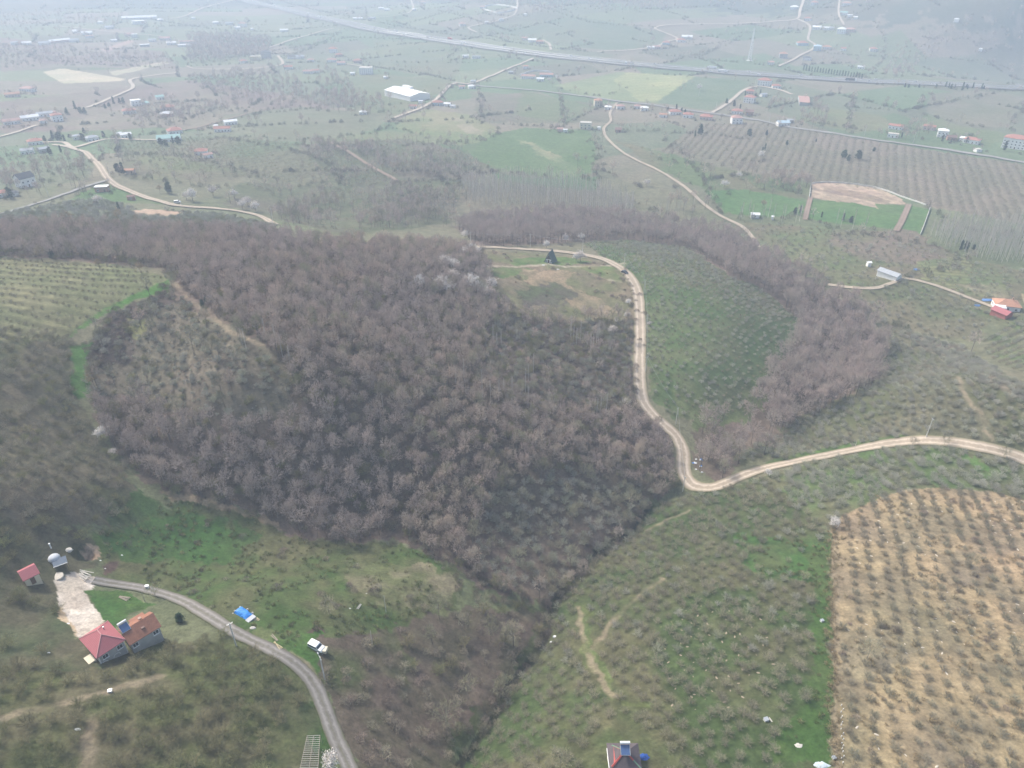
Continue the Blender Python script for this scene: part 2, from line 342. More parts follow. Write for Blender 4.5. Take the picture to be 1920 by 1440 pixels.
 ('straw_dark',[(1780,1040),(1840,1030),(1860,1080),(1820,1110),(1780,1090)],(.19,.15,.10),(.24,.19,.115),6,6),
 ('straw_dark2',[(1620,1180),(1720,1170),(1730,1230),(1650,1290),(1600,1250)],(.20,.16,.105),(.25,.2,.12),6,6),
 ('bottom_left_ground',[(-80,1240),(150,1235),(300,1205),(440,1195),(560,1255),(590,1300),(630,1440),(640,1500),(-80,1500)],(.072,.088,.03),(.095,.09,.046),7,2),
 ('farm_ground',[(-80,960),(100,985),(190,1010),(160,1060),(110,1110),(150,1200),(200,1250),(-80,1280)],(.06,.08,.034),(.085,.08,.045),9,3),
 ('left_orchard_ground',[(-80,610),(130,625),(150,760),(230,870),(260,960),(200,985),(90,990),(-80,975)],(.082,.088,.042),(.11,.095,.06),12,3),
 ('left_green',[(132,650),(165,640),(168,740),(140,745)],(.05,.13,.022),(.07,.13,.03),8,2),
 ('terrace',[(-80,480),(100,490),(210,495),(320,520),(260,555),(150,610),(130,640),(-80,640)],(.14,.14,.068),(.115,.125,.055),8,2),
 ('terrace_edge',[(325,520),(318,545),(260,560),(200,590),(150,620),(128,636),(150,606),(250,552)],(.05,.14,.018),(.07,.14,.03),6,1.5),
 ('lower_meadow',[(185,1000),(260,970),(330,935),(430,955),(530,990),(600,1015),(740,1015),(820,1050),(870,1080),(860,1140),(740,1170),(620,1200),(560,1240),(440,1180),(330,1118),(180,1088)],(.052,.095,.022),(.095,.10,.042),12,3),
 ('lower_bright',[(190,1010),(330,955),(480,1000),(420,1060),(300,1050),(210,1045)],(.038,.10,.018),(.055,.10,.024),12,4),
 ('lower_dry',[(640,1060),(800,1050),(860,1100),(840,1150),(700,1130)],(.165,.15,.085),(.10,.115,.045),7,4),
 ('lower_dark',[(245,905),(320,940),(260,980),(200,985)],(.04,.085,.02),(.06,.09,.03),9,3),
 ('tilled',[(190,1062),(205,1055),(222,1052),(218,1068),(195,1080)],(.10,.065,.05),(.085,.055,.045),3,.5),
 ('tilled2',[(575,1185),(595,1175),(608,1185),(600,1200),(580,1198)],(.10,.062,.05),(.085,.055,.045),3,.5),
 ('bank_dirt',[(296,905),(330,925),(370,932),(420,945),(520,978),(525,990),(440,962),(360,942),(320,936)],(.34,.245,.15),(.15,.13,.07),4,1.2),
 ('van_meadow',[(460,1170),(600,1190),(640,1215),(620,1290),(590,1270),(540,1225),(470,1195)],(.05,.115,.02),(.10,.12,.045),7,2),
 ('below_thicket',[(600,1200),(740,1170),(860,1140),(1030,1130),(960,1290),(860,1400),(850,1460),(660,1460),(610,1300)],(.075,.09,.035),(.105,.082,.06),10,3),
 ('thicket_brown',[(740,1170),(860,1140),(1020,1140),(940,1290),(820,1400),(700,1400),(780,1260)],(.115,.085,.065),(.09,.08,.05),8,3),
 ('yard',[(99,1088),(134,1072),(184,1084),(173,1106),(163,1112),(170,1130),(198,1162),(190,1170),(160,1200),(148,1195),(130,1171),(115,1160),(108,1138),(107,1108)],(.50,.455,.385),(.43,.375,.30),5,.3),
 ('yard_edge',[(108,1138),(118,1150),(138,1175),(150,1196),(143,1192),(128,1172),(112,1160),(107,1150)],(.40,.30,.18),(.36,.30,.2),3,1),
 ('pit_soil',[(150,1030),(165,1022),(188,1028),(188,1040),(172,1048),(158,1042)],(.34,.23,.14),(.26,.20,.14),3,1),
 ('yard_lawn',[(160,1105),(230,1110),(290,1135),(240,1150),(205,1180),(180,1140)],(.04,.105,.018),(.055,.105,.022),6,1),
 ('trellis_green',[(560,1330),(600,1310),(625,1380),(625,1440),(600,1440)],(.05,.105,.022),(.08,.09,.04),5,1),
 ('stream_dark',[(848,1440),(880,1395),(925,1330),(945,1280),(985,1235),(1010,1190),(1020,1145),(1040,1110),(1085,1060),(1110,1030),(1180,990),(1215,945),(1222,950),(1190,995),(1118,1038),(1095,1065),(1048,1120),(1030,1195),(1000,1245),(960,1290),(940,1340),(895,1400),(870,1440)],(.03,.03,.02),(.04,.045,.022),4,1),
]
PATHS=[([(898,498),(960,500),(1030,495),(1060,500),(1140,498),(1172,494)],1.6,(.40,.34,.25)),
([(1142,524),(1165,528),(1185,522)],1.4,(.40,.34,.25)),
([(1788,703),(1805,735),(1835,775),(1850,810),(1868,838)],1.4,(.23,.185,.12)),
([(-30,1358),(60,1332),(130,1315),(200,1297),(300,1268)],1.6,(.23,.185,.12)),
([(172,1345),(166,1380),(164,1460)],1.6,(.23,.185,.12)),
([(322,528),(350,556),(395,590),(430,620),(470,638),(490,648)],1.6,(.23,.185,.12)),
([(1085,1140),(1090,1185),(1108,1240),(1135,1290),(1150,1305)],1.3,(.23,.185,.12)),
([(1110,1215),(1150,1165),(1200,1115),(1240,1085)],1.3,(.23,.185,.12)),
([(1215,995),(1250,975),(1290,958)],1.0,(.23,.185,.12)),
([(1566,985),(1565,1080),(1566,1200),(1568,1320),(1570,1460)],1.2,(.23,.185,.12)),
([(545,1225),(575,1245),(590,1265),(597,1280)],1.0,(.23,.185,.12))]
PATHW=[]
for (q_,w_,c_) in PATHS:
    W_=gp([p[0] for p in q_],[p[1] for p in q_])[:,:2]; PATHW.append((W_,w_,c_))
COVW=[(n,wpoly(p),a,b,s,e) for (n,p,a,b,s,e) in COVER]
CW={}
for c in COVW: CW.setdefault(c[0],c[1])
STRIPE={'terrace':(-.12,6.2,.22),'right_rows':(.55,5.5,.3),'straw_rows':(-.25,6,.22),'right_brown_orchard':(1.15,8.0,.16),'orchard_ground':(1.0,8,.12),'yellow_field':(.4,18,.06)}
def cover_color(x,y):
    C=np.empty((len(x),3)); f=fbm(x/140,y/140,31,4)[:,None]; f=np.clip((f-.3)*2.4,0,1)
    C[:]=np.array(MEAD)*(1-f)+np.array(DULL)*f
    # parcels of the valley floor: every plot its own crop or fallow
    ca_,sa_=math.cos(.42),math.sin(.42); u_=x*ca_+y*sa_; v_=-x*sa_+y*ca_; iv=np.floor(v_/115+fbm(u_/300,u_*0,3,2)*.8); iu=np.floor(u_/150+_hash(iv,iv*0,5)*3+(fbm(v_/200,v_*0,8,2)-.5)*.6)
    k_=_hash(iu,iv,11); pal=np.array([(.085,.14,.06),(.12,.15,.07),(.15,.14,.09),(.075,.125,.05),(.17,.15,.10),(.11,.135,.075),(.13,.165,.075),(.10,.11,.065)]); pc=pal[(k_*7.99).astype(int)]
    fm=(np.clip((np.hypot(x,y)-620)/80,0,1)*.85)[:,None]; C[:]=C*(1-fm)+pc*fm
    n1=(fbm(x/3.2,y/3.2,41,3)-.5); n2=(fbm(x/3.2,y/3.2,47,3)-.5); m1=(fbm(x/16,y/16,43,2)-.5); m2=(fbm(x/16,y/16,49,2)-.5)
    for (nm,pl,a,b,sc,ed) in COVW:
        k=min(ed,4)*2.2; k2=max(ed-4,0)*2.5+ed*1.2
        m=inpoly(x+n1*k+m1*k2,y+n2*k+m2*k2,pl)
        if not m.any(): continue
        g=fbm(x[m]/sc,y[m]/sc,len(nm)*7+3,4); g=np.clip((g-.5)*3.2+.5,0,1)[:,None]
        C[m]=np.array(a)*(1-g)+np.array(b)*g
        if nm in STRIPE:
            an,pt,am=STRIPE[nm]; q=(-x[m]*math.sin(an)+y[m]*math.cos(an)+n1[m]*2)*6.283/pt; C[m]*=(1+am*np.sin(q))[:,None]
    g=(fbm(x/2.4,y/2.4,61,3)-.5)[:,None]
    dist=np.sqrt(x*x+y*y)[:,None]
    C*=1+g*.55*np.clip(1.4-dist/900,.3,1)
    g=(fbm(x/22,y/22,67,3)-.5)[:,None]; C*=1+g*np.array([.35,.15,.3])
    for W_,w_,c_ in PATHW:
        for a,b in zip(W_[:-1],W_[1:]):
            lo=np.minimum(a,b)-5; hi=np.maximum(a,b)+5; m=(x>lo[0])&(x<hi[0])&(y>lo[1])&(y<hi[1])
            if not m.any(): continue
            xs=x[m]+n1[m]*2.5; ys=y[m]+n2[m]*2.5; ab=b-a; t=np.clip(((xs-a[0])*ab[0]+(ys-a[1])*ab[1])/(ab@ab),0,1)
            d=np.hypot(xs-a[0]-t*ab[0],ys-a[1]-t*ab[1]); k=np.clip((w_*.75-d)/.8+.3,0,1)*np.clip((fbm(xs/6,ys/6,88,2)-.25)*3,.2,.75); C[m]=C[m]*(1-k[:,None])+np.array(c_)*k[:,None]
    l=C.mean(1,keepdims=True); fd=np.clip((dist-450)/500,0,1); C=C*.84+l*np.array([1.08,1.0,.86])*.16; l=C.mean(1,keepdims=True); C=np.clip(C*(1+.02*fd)-l*.02*fd,.01,1)*(1+.18*fd)*(1+fd*np.array([.03,0,.10]))  # ground lightened and blued with distance: some haze put into its colour
    return np.clip(C,.004,.8)
# terrain sheet: a fan of rows whose spacing grows with distance, and a coarse skirt behind
na=900; th=np.linspace(R(-56),R(56),na)
rr=[24.0]
while rr[-1]<7000:
    r_=rr[-1]; rr.append(r_+max(.55,r_*.0036))
rr=np.array(rr); nr=len(rr)
TH,RR=np.meshgrid(th,rr); X=RR*np.sin(TH); Y=RR*np.cos(TH)-6
Z=height(X,Y)
def pit(px,py,rad,dep):
    global Z
    c=gp1(px,py); d=np.hypot(X-c[0],Y-c[1]); Z=Z-dep*np.clip(1-(d/rad)**2,0,1)**.6
PIT=gp1(157,1039)
pit(155,1038,2.6,2.4)
V=np.stack([X.ravel(),Y.ravel(),Z.ravel()],-1)
ii=np.arange(nr*na).reshape(nr,na)
F=np.stack([ii[:-1,:-1],ii[:-1,1:],ii[1:,1:],ii[1:,:-1]],-1).reshape(-1,4)
me=mesh_np('ground',V,[F[:,::-1]],True)
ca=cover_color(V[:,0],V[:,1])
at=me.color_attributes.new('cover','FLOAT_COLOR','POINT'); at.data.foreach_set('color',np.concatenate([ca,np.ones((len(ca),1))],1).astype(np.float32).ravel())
nb=NB('ground_cover'); vc=nb.n('ShaderNodeVertexColor'); vc.layer_name='cover'
p=nb.pos(); f1=nb.noise(1.1,6,p,.75); f2=nb.noise(.25,5,p,.7)
k=nb.math('MULTIPLY',nb.mr(f1,.2,.8,.45,1.6),nb.mr(f2,.25,.75,.72,1.3))
cc=nb.n('ShaderNodeCombineColor'); [nb.l(k,cc.inputs[i]) for i in range(3)]
nb.bump(f1,.6,.35); gm=nb.col(nb.mix(1.0,vc.outputs['Color'],cc.outputs[0],'MULTIPLY'))
ground=link('ground',me,gm); tag(ground,'rolling farmland with meadows and bare soil',None,kind='structure')
print('ground',len(V), Z.min(), Z.max())
# the ground behind and below the viewpoint, coarse
gx,gy=np.meshgrid(np.linspace(-700,700,50),np.linspace(-500,40,28)); 
m=np.ones(gx.shape,bool); gz=height(gx,gy)-.6
rr_=np.hypot(gx,gy+6); an=np.arctan2(gx,gy+6); gz=np.where((rr_>26)&(np.abs(an)<R(54)),gz-3,gz)
GZ0=float(gz.min())
Vb=np.stack([gx.ravel(),gy.ravel(),gz.ravel()],-1); jj=np.arange(gx.size).reshape(gx.shape)
Fb=np.stack([jj[:-1,:-1],jj[:-1,1:],jj[1:,1:],jj[1:,:-1]],-1).reshape(-1,4)
mb=mesh_np('ground_behind',Vb,[Fb],True); at=mb.color_attributes.new('cover','FLOAT_COLOR','POINT')
cb=np.tile(np.array([.075,.095,.04,1],np.float32),(len(Vb),1)); at.data.foreach_set('color',cb.ravel())
tag(link('ground',mb,gm),'meadow ground below the viewpoint',kind='structure')
# ---------------------------------------------------------------- roads
def smooth_path(P,step):
    P=np.array(P); out=[]
    Q=np.vstack([2*P[0]-P[1],P,2*P[-1]-P[-2]])
    for i in range(1,len(Q)-2):
        a,b,c,d=Q[i-1],Q[i],Q[i+1],Q[i+2]; n=max(2,int(np.linalg.norm(c-b)/step))
        for k in range(n):
            t=k/n; out.append(.5*((2*b)+(-a+c)*t+(2*a-5*b+4*c-d)*t*t+(-a+3*b-3*c+d)*t**3))
    out.append(Q[-2]); return np.array(out)
ROADW={}
def road(name,pts,width,mat,label,wob=.12,lift=.14,cross=6,step=None,closed=False):
    W=gp([p[0] for p in pts],[p[1] for p in pts])[:,:2]
    d=np.hypot(W[:,0],W[:,1]).mean(); P=smooth_path(W,step or max(1.0,d*.006))
    T=np.gradient(P,axis=0); T/=np.linalg.norm(T,axis=1)[:,None]+1e-9; N=np.stack([-T[:,1],T[:,0]],-1)
    s=np.concatenate([[0],np.cumsum(np.linalg.norm(np.diff(P,axis=0),axis=1))])
    seed=len(ROADW)*3+5
    wl=width/2*(1+(fbm(s/5,s*0,seed,3)-.5)*2*wob); wr=width/2*(1+(fbm(s/5,s*0+9,seed+1,3)-.5)*2*wob)
    u=np.linspace(-1,1,cross+1); VX=[];UV=[]
    off=np.where(u[None]<0,u[None]*wl[:,None],u[None]*wr[:,None])
    XX=P[:,0:1]+N[:,0:1]*off; YY=P[:,1:2]+N[:,1:2]*off
    dd=np.hypot(XX,YY); ZZ=height(XX,YY)+lift+dd*.0006
    ZZ[:,0]-=.0; V=np.stack([XX.ravel(),YY.ravel(),ZZ.ravel()],-1); n=len(P)
    I=np.arange(n*(cross+1)).reshape(n,cross+1)
    F=np.stack([I[:-1,:-1],I[:-1,1:],I[1:,1:],I[1:,:-1]],-1).reshape(-1,4)
    # skirts so that the lifted edges meet the soil
    me=mesh_np(name,V,[F[:,::-1]],True)
    uvl=me.uv_layers.new(name='along'); li=np.empty(len(me.loops),np.int32); me.loops.foreach_get('vertex_index',li)
    uvv=np.stack([np.repeat(s,cross+1),np.tile(u,n)],-1)[li]; uvl.data.foreach_set('uv',uvv.astype(np.float32).ravel())
    o=link(name,me,mat); tag(o,label,kind='structure'); ROADW[label]=(P,width); return P
def road_mat(name,base,track,edge,mid=None,amp=.2):
    b=NB(name); uv=b.n('ShaderNodeUVMap').outputs[0]; sx=b.n('ShaderNodeSeparateXYZ'); b.l(uv,sx.inputs[0]); v=b.math('ABSOLUTE',sx.outputs[1])
    pos=b.pos(); f=b.noise(.8,6,pos,.7); f2=b.noise(.12,3,pos)
    vv=b.math('ADD',v,b.mr(f,.2,.8,-.22,.22))
    c=b.mix(b.mr(b.math('ABSOLUTE',b.math('SUBTRACT',vv,.45)),.05,.22,1,0),base,track)
    c=b.mix(b.mr(vv,.72,.98,0,1),c,edge)
    if mid: c=b.mix(b.mr(vv,.02,.16,.8,0),c,mid)
    k=b.math('MULTIPLY',b.mr(f,.2,.8,1-amp,1+amp),b.mr(f2,.3,.7,.9,1.1)); cc=b.n('ShaderNodeCombineColor'); [b.l(k,cc.inputs[i]) for i in range(3)]
    b.bump(f,.3,.1); return b.col(b.mix(1.0,c,cc.outputs[0],'MULTIPLY'))
M_TAN=road_mat('tan_gravel',(.32,.265,.20),(.47,.40,.32),(.20,.18,.11))
M_GRAV=road_mat('grey_gravel',(.185,.17,.155),(.26,.245,.225),(.11,.11,.065),(.15,.145,.10))
M_TRACK=road_mat('faint_track',(.26,.21,.13),(.33,.27,.175),(.17,.16,.08),(.16,.16,.07))
M_PLOT=road_mat('brown_track',(.24,.18,.14),(.28,.21,.17),(.18,.15,.1))
M_VIL=road_mat('pale_village_road',(.42,.36,.29),(.48,.42,.34),(.33,.29,.2))
M_ASPH=road_mat('old_asphalt',(.27,.26,.245),(.31,.30,.28),(.23,.22,.18),amp=.1)
road('dirt_road',[(868,462),(920,464),(985,468),(1040,471),(1100,479),(1140,490),(1170,508),(1190,535),(1198,570),(1200,620),(1199,680),(1200,720),(1206,752),(1222,775),(1246,797),(1268,818),(1280,845),(1281,878),(1290,901),(1312,914),(1345,912),(1390,893),(1440,877),(1500,864),(1560,852),(1630,838),(1700,828),(1770,828),(1830,837),(1920,862),(2040,905)],6.0,M_TAN,'long pale tan dirt road winding round the dome hill',.10)
road('gravel_lane',[(176,1088),(222,1096),(270,1104),(330,1122),(400,1160),(450,1190),(510,1219),(560,1250),(590,1285),(610,1330),(630,1385),(655,1440),(690,1530)],3.6,M_GRAV,'grey gravel lane leading to the red roofed farmhouse',.15)
road('dirt_road',[(160,286),(185,310),(205,338),(250,362),(300,378),(340,387),(400,391),(450,397),(490,407),(516,422)],6.0,M_TAN,'tan dirt road running behind the wood at upper left',.15,.3)
road('village_road',[(-40,412),(0,402),(60,385),(140,358),(205,338)],3.6,M_ASPH,'grey road joining the tan road from the left edge',.1,.3)
road('village_road',[(75,268),(120,268),(140,277),(200,262),(240,262),(300,264)],5.0,M_VIL,'pale road past the hamlet at left',.1,.4)
road('village_road',[(100,272),(135,278),(160,286)],5.0,M_VIL,'short pale link road in the left hamlet',.1,.4)
road('village_road',[(162,203),(200,188),(238,172),(250,163),(246,150),(290,142),(330,138)],5.5,M_VIL,'pale bent road beside the straw coloured field',.1,.5)
road('village_road',[(-20,262),(20,252),(70,236)],4.0,M_VIL,'pale lane left of the roofed village cluster',.1,.5)
road('village_road',[(738,222),(790,203),(820,185),(850,158),(885,157),(940,135),(1000,110)],5.5,M_VIL,'pale road from the warehouse to the motorway underpass',.08,.5)
road('village_road',[(700,128),(640,120)],4.0,M_VIL,'pale lane to the white block of flats',.1,.5)
road('asphalt_road',[(850,155),(885,160),(950,166),(1020,172),(1100,182),(1200,195),(1300,209),(1380,220),(1440,230),(1480,239),(1600,257),(1740,277),(1860,295),(1990,318)],6.0,M_ASPH,'straight pale asphalt road along the row of village houses',.04,.4)
road('dirt_track',[(1157,193),(1144,212),(1145,228),(1132,242),(1140,262),(1170,288),(1230,318),(1275,345),(1310,375),(1345,402),(1390,425),(1410,445),(1422,464)],3.6,M_TAN,'narrow tan track descending from the village road',.12,.25)
road('village_road',[(1120,98),(1180,95),(1230,88),(1252,78),(1270,74),(1245,62),(1228,54),(1250,48),(1340,46),(1440,42),(1492,37),(1500,20),(1508,-4)],6.0,M_VIL,'pale hairpin road beyond the motorway',.08,.6)
road('village_road',[(1495,37),(1518,50),(1515,75),(1528,88),(1500,105),(1460,125)],5.0,M_VIL,'pale lane past the blue walled house beyond the motorway',.08,.6)
road('village_road',[(1575,-6),(1572,25),(1582,48)],4.0,M_VIL,'pale lane on the far right hillside',.08,.6)
road('village_road',[(1335,212),(1370,190),(1395,170),(1420,163),(1455,168),(1485,178)],5.0,M_VIL,'pale lane branching up from the village road',.08,.4)
road('dirt_track',[(1552,534),(1600,540),(1640,541),(1670,532),(1700,523),(1740,532),(1800,553),(1866,578)],3.2,M_TAN,'narrow tan track to the orange roofed house',.15,.2)
road('village_road',[(350,125),(370,130),(440,131),(500,127),(530,121),(521,105)],5.0,M_VIL,'pale road below the far dark wood',.1,.6)
road('village_road',[(490,95),(560,72),(625,54)],6.0,M_VIL,'far pale road rising towards the motorway',.1,.7)
road('village_road',[(110,50),(200,60),(250,65),(300,68)],6.0,M_VIL,'far pale village street at upper left',.1,.7)
road('village_road',[(320,36),(350,30),(395,12),(440,1)],7.0,M_VIL,'far pale road at the top left edge',.1,.8)
road('village_road',[(770,-4),(774,18),(745,30),(680,36)],5.0,M_VIL,'far pale lane above the motorway',.1,.8)
road('village_road',[(970,-4),(968,22),(945,36),(885,50),(880,55),(895,62)],5.0,M_VIL,'far pale lane beside the walled compound',.1,.8)
road('village_road',[(1018,76),(1030,84),(1033,95)],5.0,M_VIL,'short pale ramp at the motorway verge',.1,.8)
road('dirt_track',[(1520,370),(1514,392),(1509,413)],4.0,M_PLOT,'brown track at the left of the walled plot',.1,.3)
road('dirt_track',[(1704,384),(1694,408),(1680,434)],4.5,M_PLOT,'brown track crossing the right of the walled plot',.1,.3)
road('dirt_track',[(620,268),(660,290),(700,315),(745,340)],4.0,M_PLOT,'brown track along the edge of the far orchard',.2,.4)
road('dirt_track',[(330,248),(400,232),(470,212),(500,208)],4.0,M_PLOT,'brown track climbing past the white roofed farm',.2,.4)
road('dirt_track',[(1922,262),(1890,276)],4.0,M_PLOT,'short brown drive beside the long white house',.2,.4)
road('dirt_track',[(1918,552),(1925,575),(1940,600)],2.4,M_TRACK,'tan track right of the orange roofed house',.2,.2)
# motorway
HW=[(400,-12),(460,2),(520,15),(600,34),(700,56),(800,72),(900,87),(1000,101),(1100,112),(1200,122),(1300,131),(1400,139),(1500,146),(1600,152),(1700,156),(1800,160),(1920,165),(2060,172)]
M_HW=NB('motorway_asphalt'); f=M_HW.noise(.05,4,M_HW.pos()); M_HWm=M_HW.col(M_HW.mix(M_HW.mr(f,.3,.7,0,1),(.17,.17,.17),(.21,.21,.205)))
M_MARK=paint('white_marking',(.7,.7,.68),var=.1); M_STEEL=paint('galvanised_steel',(.5,.52,.53),.45,.1,metal=.6); M_VERGE=paint('gravel_shoulder',(.22,.215,.18),var=.2,scale=.2)
HP=road('motorway_shoulder',HW,41,M_VERGE,'pale gravel shoulders of the motorway',.02,.5,8)
def strip(name,off,width,mat,label,lift,kind='structure'):
    P=HP; T=np.gradient(P,axis=0); T/=np.linalg.norm(T,axis=1)[:,None]; N=np.stack([-T[:,1],T[:,0]],-1)
    u=np.array([off-width/2,off,off+width/2]); XX=P[:,0:1]+N[:,0:1]*u; YY=P[:,1:2]+N[:,1:2]*u; ZZ=height(XX,YY); ZZ=np.repeat(ZZ[:,1:2],3,1)+lift+np.hypot(XX,YY)*.0006
    V=np.stack([XX.ravel(),YY.ravel(),ZZ.ravel()],-1); I=np.arange(len(V)).reshape(-1,3); F=np.stack([I[:-1,:-1],I[:-1,1:],I[1:,1:],I[1:,:-1]],-1).reshape(-1,4)
    o=link(name,mesh_np(name,V,[F[:,::-1]]),mat); tag(o,label,kind=kind); return o
for s_ in (-1,1):
    sd_='far' if s_>0 else 'near'
    strip('motorway',s_*10.5,15,M_HWm,'%s asphalt carriageway of the motorway'%sd_,1.0)
    for k,o_ in enumerate((3.6,17.4)): strip('lane_line',s_*o_,.5,M_MARK,'painted %s edge line of the %s carriageway'%(('inner','outer')[k],sd_),1.06)
strip('motorway_median',0,4,paint('median_grass',(.10,.12,.06)),'grass median of the motorway',1.15)
# ---------------------------------------------------------------- plants: prototypes
def bark_mat(name,c,var=.25,hue=None,rough=.95,region=None):
    b=NB(name); oi=b.n('ShaderNodeObjectInfo').outputs['Random']
    k=b.mr(oi,0,1,1-var,1+var); cc=b.n('ShaderNodeCombineColor'); [b.l(k,cc.inputs[i]) for i in range(3)]
    c0=tuple(c) if hue is None else b.mix(b.mr(b.math('FRACT',b.math('MULTIPLY',oi,7.31)),.2,.9,0,1),tuple(c),tuple(hue))
    if region: c0=b.mix(b.mr(b.noise(.014,3,b.pos()),.42,.58,0,1),c0,tuple(region))
    m=b.mix(1.0,c0,cc.outputs[0],'MULTIPLY'); f=b.noise(3.0,2,b.pos()); k2=b.mr(f,.3,.7,.8,1.2); c2=b.n('ShaderNodeCombineColor'); [b.l(k2,c2.inputs[i]) for i in range(3)]
    b.b.inputs['Roughness'].default_value=rough; return b.col(b.mix(1.0,m,c2.outputs[0],'MULTIPLY'))
TWIG=bark_mat('bare_twigs',(.50,.39,.325),.2,(.475,.405,.31),region=(.47,.39,.345))
TWIGR=bark_mat('pinkish_bare_twigs',(.45,.36,.32),.15,(.43,.37,.31))
TRUNK=bark_mat('grey_bark',(.20,.17,.15),.2)
OLIVE=bark_mat('greenish_bare_twigs',(.30,.29,.19),.25,(.33,.30,.21))
HAZEL=bark_mat('hazel_twigs',(.31,.285,.20),.2,(.33,.29,.22))
HAZST=bark_mat('grey_young_twigs',(.27,.245,.185),.2,(.24,.235,.17))
HAZELB=bark_mat('brown_hazel_twigs',(.27,.24,.14),.22,(.245,.25,.12))
HAZELG=bark_mat('grey_hazel_twigs',(.385,.37,.31),.22,(.35,.355,.26))
THICK=bark_mat('brown_thicket_twigs',(.31,.245,.205),.25,(.33,.30,.22))
BLACKT=bark_mat('dark_bramble_twigs',(.19,.145,.13),.25,(.17,.16,.11))
POPL=bark_mat('poplar_twigs',(.50,.46,.41),.15,(.45,.41,.37)); POPT=bark_mat('poplar_bark',(.55,.53,.49),.12)
BLOS=bark_mat('white_blossom',(.85,.82,.77),.08,(.75,.68,.62)); YEL=bark_mat('ochre_buds',(.34,.25,.11),.15,(.28,.22,.12))
EVG=bark_mat('evergreen_needles',(.035,.07,.04),.3,(.05,.085,.035)); REDT=bark_mat('reddish_twigs',(.24,.16,.135),.2)
class TB:   # thin branches and twigs, collected as plain triangles / 3-sided tubes
    def __init__(s): s.v=[]; s.f=[]
    def tube(s,p,q,a,b):
        d=q-p; L=np.linalg.norm(d)
        if L<1e-6: return
        d=d/L; u=np.cross(d,(0.31,.87,.38)); u/=np.linalg.norm(u)+1e-9; w_=np.cross(d,u); n=len(s.v)
        for c,r in ((p,a),(q,b)):
            for k in range(3):
                t=k*2.094; s.v.append(c+r*(math.cos(t)*u+math.sin(t)*w_))
        for k in range(3):
            j=(k+1)%3; s.f.append((n+k,n+j,n+3+j)); s.f.append((n+k,n+3+j,n+3+k))
    def twig(s,p,q,w,rg):
        u=rg.normal(size=3); d=q-p; u=np.cross(u,d); u/=np.linalg.norm(u)+1e-9; n=len(s.v)
        s.v+= [p-u*w/2,p+u*w/2,q]; s.f.append((n,n+1,n+2))
    def leaf(s,p,r,rg):
        n=len(s.v); a=rg.normal(size=3); a/=np.linalg.norm(a); b=np.cross(a,rg.normal(size=3)); b/=np.linalg.norm(b)
        s.v+=[p+a*r,p+b*r,p-a*r*.8-b*r*.6]; s.f.append((n,n+1,n+2))
    def mesh(s,name,mat):
        m=mesh_np(name,np.array(s.v),[np.array(s.f)]); m.materials.append(mat); return m
def rnd_dir(rg,d,spread):
    v=d+rg.normal(size=3)*spread; return v/np.linalg.norm(v)
def bare_tree(seed,h=11.,cr=3.2,tw=.04,ntw=16,mat_t=None,mat_c=None,base=.35,nl=8,up=.55,droop=0,nsub=85):
    rg=np.random.default_rng(seed); T=TB(); C=TB()
    lean=rg.normal(size=2)*.25; top=np.array([lean[0],lean[1],h*.7]); b0=np.array([0,0,-.4])
    mid=np.array([lean[0]*.4,lean[1]*.4,h*base]); T.tube(b0,mid,.17,.13); T.tube(mid,top,.12,.04)
    ends=[]
    for i in range(nl):
        t=((i+rg.random()*.8)/nl)*.8; s=mid+(top-mid)*t
        a=i*2.4+rg.random(); ro=rg.uniform(.45,.85)*cr; e=np.array([math.cos(a)*ro,math.sin(a)*ro,h*(.60+.25*(1-(ro/cr)**2))+rg.uniform(-.5,.5)])
        k=s*.5+e*.5+np.array([0,0,-.3]); T.tube(s,k,.06,.045); T.tube(k,e,.045,.02); ends+= [(s,k,e)]
    zc=h*.62; hz_=h*.38
    for j in range(nsub):
        u=rg.random(); a=rg.random()*6.283; z=rg.uniform(-.35,1.0); q0=math.sqrt(max(0,1-max(z,0)**2))*(1 if z>0 else 1+z*.6); rr_=(.42+.62*rg.random()**.8)*(1+.2*math.sin(a*2+seed)+.12*math.sin(a*5+seed*2))
        q=np.array([lean[0]+math.cos(a)*q0*cr*rr_,lean[1]+math.sin(a)*q0*cr*rr_,zc+z*hz_*(.75+.25*rr_)])
        best=min(ends,key=lambda E:((E[1]-q)**2).sum()+((E[2]-q)**2).sum()); g=rg.random(); p=best[1]+(best[2]-best[1])*g if rg.random()<.75 else best[0]+(best[1]-best[0])*g
        C.tube(p,p*.45+q*.55+rg.normal(size=3)*.1,.022,.014)
        p=p*.45+q*.55; d=(q-p); d/=np.linalg.norm(d)+1e-9
        for m in range(ntw):
            g=rg.random(); pp=p+(q-p)*g; d2=rnd_dir(rg,d+np.array([0,0,.3-droop]),.55); C.twig(pp,pp+d2*rg.uniform(.45,1.05),tw,rg)
    return T.mesh('trunk',mat_t or TRUNK),C.mesh('crown',mat_c or TWIG),T,C
def merged(name,T,C,mat_t,mat_c):
    n=len(T.v); V=np.array(T.v+C.v); F=np.array(T.f+[tuple(n+i for i in f) for f in C.f]); m=mesh_np(name,V,[F]); m.materials.append(mat_t); m.materials.append(mat_c)
    mi=np.zeros(len(F),np.int32); mi[len(T.f):]=1; m.polygons.foreach_set('material_index',mi); return m
